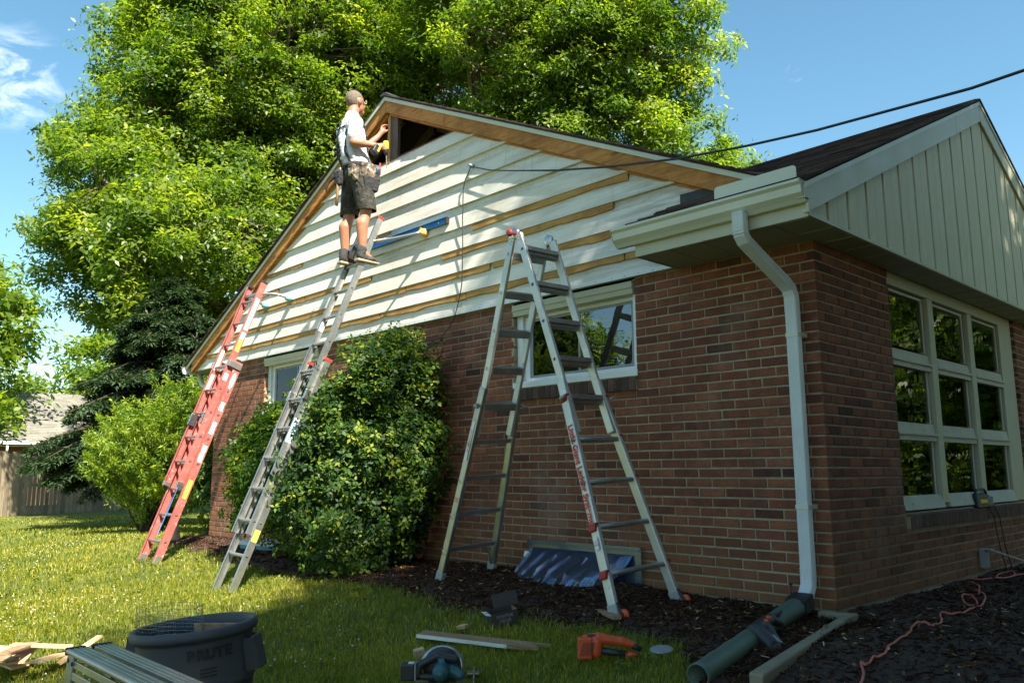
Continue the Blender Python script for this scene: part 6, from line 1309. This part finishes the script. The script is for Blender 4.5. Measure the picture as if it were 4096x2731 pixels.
# rubbish bin
bc = Vector((-1.245, -3.455, -.335)); ax = Vector((-.06, -.065, 1)).normalized(); can = thing('rubbish_bin', 'dark grey round plastic rubbish bin holding scraps, in the lower left foreground', 'bin', tuple(bc))
H_ = .55; prof = [(.001, .01), (.225, .0), (.235, .02), (.252, .27), (.255, .30), (.262, .302), (.266, .32), (.262, .335), (.260, .45), (.262, .49)]+[(.262, .505), (.284, .508), (.288, .52), (.288, .542), (.281, .55), (.268, .55), (.259, .542), (.256, .50), (.242, .25), (.22, .03), (.001, .03)]
prof = [(r_*.92, h_) for r_, h_ in prof]; MB().lathe(bc, prof, 56, 0, ax).build('body', M_can, can)
d_, s1, u1 = axes(ax, Vector((1, 0, 0)))
for s in (-1, 1):
    e = (E1_*s).normalized(); t_ = ax.cross(e); b0 = bc+ax*.47+e*.238
    MB().hexa([b0-t_*.06+ax*.035+e*.02, b0+t_*.06+ax*.035+e*.02, b0+t_*.06+ax*.035+e*.035, b0-t_*.06+ax*.035+e*.035, b0-t_*.045-ax*.10+e*.05, b0+t_*.045-ax*.10+e*.05, b0+t_*.045-ax*.10+e*.062, b0-t_*.045-ax*.10+e*.062][::1]).build('handle', M_can, can, .008)
    for q in (-1, 1): MB().prism([b0+t_*q*.045-ax*.10+e*.058, b0+t_*q*.06+ax*.03+e*.03, b0+t_*q*.06+ax*.03-e*.01, b0+t_*q*.045-ax*.11-e*.005], t_*q*.008).build('handle_web', M_can, can)
va = math.atan2(-5.077+3.455, 2.4+1.245)     # facing the camera
for i_, ch in enumerate('BRUTE'):
    a_ = va+(i_-2)*.160+.27; n_ = Vector((math.cos(a_), math.sin(a_), 0)); tg = ax.cross(n_).normalized(); text(ch, .058, M_rubber, frame(bc+ax*.450+n_*.2430-ax*n_.dot(ax)*.26, tg, ax), 'lettering', can, .003, .0015)
for r0 in range(3):
    for i_ in range(5):
        a_ = va+(i_-2)*.055+.22; n_ = Vector((math.cos(a_), math.sin(a_), 0)); tg = ax.cross(n_).normalized(); MB().obox(bc+ax*(.392-.014*r0)+n_*.2420-ax*n_.dot(ax)*.26, tg*.0075, ax*.0035, n_*.001).build('embossed_mark', M_rubber, can)
wm = thing('wire_mesh', 'rolled grey wire mesh standing in the left side of the bin', 'wire mesh', (-1.3, -3.5, .1)); mb = MB(); mc_ = bc+ax*.515-E1_*.09+E2_*.02
for k in range(34):
    a_ = 5.0*k/33; rr = .085+.012*a_; p = mc_+E1_*math.cos(a_)*rr*1.3+E2_*math.sin(a_)*rr; mb.tube([p-ax*.12, p+ax*(.115+random.uniform(-.01, .01))], .0009, 3, 0, False)
for k in range(15):
    z_ = -.11+.0155*k; mb.tube([mc_+E1_*math.cos(a_)*(.085+.012*a_)*1.3+E2_*math.sin(a_)*(.085+.012*a_)+ax*z_ for a_ in np.linspace(0, 5, 22)], .0009, 3, 0, False)
mb.build('mesh', M_steel, wm)
o = MB().obox(bc+ax*.485+E1_*.07+E2_*.09, E1_*.105, E2_*.012, ax*.05).build('board_scrap', M_wood_old, None, .003, loc=tuple(bc+ax*.46)); tag(o, 'brown board scrap standing inside the rubbish bin', 'wood scrap')
o = MB().obox(bc+ax*.28+E1_*.05, E1_*.14, E2_*.10, ax*.012+E1_*.03).build('board_scrap', M_carton, None, .003, loc=tuple(bc+ax*.28)); tag(o, 'cardboard piece lying deeper inside the rubbish bin', 'scrap')

# aluminium work platform
wp = thing('work_platform', 'silver aluminium work platform with ribbed top in the bottom left corner', 'work platform', (-.4, -4.03, -.42)); ya, yb, zt_ = -4.105, -3.965, .25; xa, xb = -.905, .62
for y0_, y1_ in ((ya, ya+.060), (yb-.060, yb)):
    MB().box((xa+.012, y0_, zt_-.012), (xb, y1_, zt_)).box((xa+.012, y0_+.012, zt_), (xb, y0_+.016, zt_+.002)).box((xa+.012, y0_+.030, zt_), (xb, y0_+.034, zt_+.002)).box((xa+.012, y0_+.046, zt_), (xb, y0_+.050, zt_+.002)).build('deck_panel', M_alu, wp, .002)
MB().box((xa+.012, ya+.060, zt_-.03), (xb, yb-.060, zt_-.022)).build('groove', M_alu_dull, wp)
MB().tube([(xa+.012, ya-.004, zt_-.008), (xb, ya-.004, zt_-.008)], .010, 10).build('edge_tube', M_alu, wp); MB().box((xa+.05, ya-.004, zt_-.055), (xb, ya+.004, zt_-.03)).box((xa+.05, ya-.006, zt_-.095), (xb, ya+.0, zt_-.068)).build('side_rail', M_alu, wp, .002)
MB().box((xa-.006, ya-.012, zt_-.022), (xa+.014, ya+.055, zt_+.004)).box((xa-.006, ya+.075, zt_-.022), (xa+.014, yb+.004, zt_+.004)).box((xa-.004, ya+.055, zt_-.03), (xa+.014, ya+.075, zt_-.02)).build('end_cap', M_rubber, wp, .004)
for y_ in (ya-.004, yb-.010):
    MB().hexa([(xa-.10, y_-.004, -.43), (xa-.03, y_-.004, -.43), (xa-.03, y_+.010, -.43), (xa-.10, y_+.010, -.43), (xa+.015, y_-.004, zt_-.015), (xa+.085, y_-.004, zt_-.015), (xa+.085, y_+.010, zt_-.015), (xa+.015, y_+.010, zt_-.015)]).build('leg', M_alu_dull, wp, .004)
for dx_, dz_ in ((.03, -.035), (.075, -.04), (.015, -.12), (.055, -.14)): MB().lathe((xa+dx_, ya-.008, zt_+dz_), [(.001, .005), (.007, .003), (.008, 0)], 10, 0, (0, -1, 0)).build('rivet', M_rubber, wp)
MB().bar((xa-.06, ya, -.25), (xa-.06, yb, -.25), .03, .02).build('leg_brace', M_alu_dull, wp)
# heap of board offcuts
hp_ = [(-3.58, -3.66, .10, .20, .0, .05), (-3.50, -3.60, 2.7, .19, .03, .05), (-3.43, -3.52, .95, .17, .055, .042), (-3.30, -3.48, 2.2, .16, .02, .05), (-3.24, -3.36, 1.6, .13, .03, .035), (-3.36, -3.66, 2.6, .24, .075, .035), (-3.62, -3.74, .5, .18, .06, .05), (-3.45, -3.74, .2, .16, .04, .045)]
lbs = ['flat board offcut at the left edge of the heap', 'board offcut slanting back left in the heap', 'pale offcut crossing over the others at a steep slant', 'wide offcut on the right of the heap pointing at the bin', 'offcut standing nearly upright beside the work platform leg', 'long dark-edged board lying on top across the heap', 'sunlit offcut at the far left of the heap', 'lowest offcut at the front of the heap']
for k, (x_, y_, a_, l_, dz, w_) in enumerate(hp_):
    z_ = gz(x_, y_)+.07+dz*1.5; tl = (.45 if k == 4 else .08*math.sin(k*2.1)); X_ = Vector((math.cos(a_)*math.cos(tl), math.sin(a_)*math.cos(tl), math.sin(tl) if k != 4 else .5)).normalized(); Y_ = Vector((-math.sin(a_), math.cos(a_), .12*math.cos(k))).normalized(); Y_ = (Y_-X_*X_.dot(Y_)).normalized()
    o = MB().hexa([Vector((x_, y_, z_))+X_*a*l_+Y_*b*w_+X_.cross(Y_)*e for e in (-.007, .007) for a, b in ((-1, -1), (1+.08*(k % 3), -1), (1, 1), (-1-.1*(k % 2), 1))]).build('board_offcut', M_wood if k not in (5, 7) else M_wood_old, None, .001, loc=(x_, y_, z_)); tag(o, lbs[k], 'wood scrap', 'board offcuts heaped on the grass')
# a few pale wood slivers in the mulch
def slivers(n):
    x_ = rng.uniform(-4, 1.6, n); y_ = rng.uniform(-1.5, 1.5, n); ok = (inmulch(x_, y_) > 0) & ~((x_ < .02) & (y_ > -.03)); x_, y_ = x_[ok], y_[ok]; mb = MB()
    for a_, b_ in zip(x_, y_):
        t = random.uniform(0, 3.1); l_ = random.uniform(.004, .022); w_ = random.uniform(.0015, .004); z_ = float(mulch_z(a_, b_))+.018; mb.obox((a_, b_, z_), (math.cos(t)*l_, math.sin(t)*l_, random.uniform(-.005, .005)), (-math.sin(t)*w_, math.cos(t)*w_, 0), (0, 0, .0012))
    o = mb.build('wood_slivers', M_wood, None); o['kind'] = 'stuff'; o['label'] = 'pale slivers of paint and wood fallen in the mulch'; o['category'] = 'debris'
slivers(260)
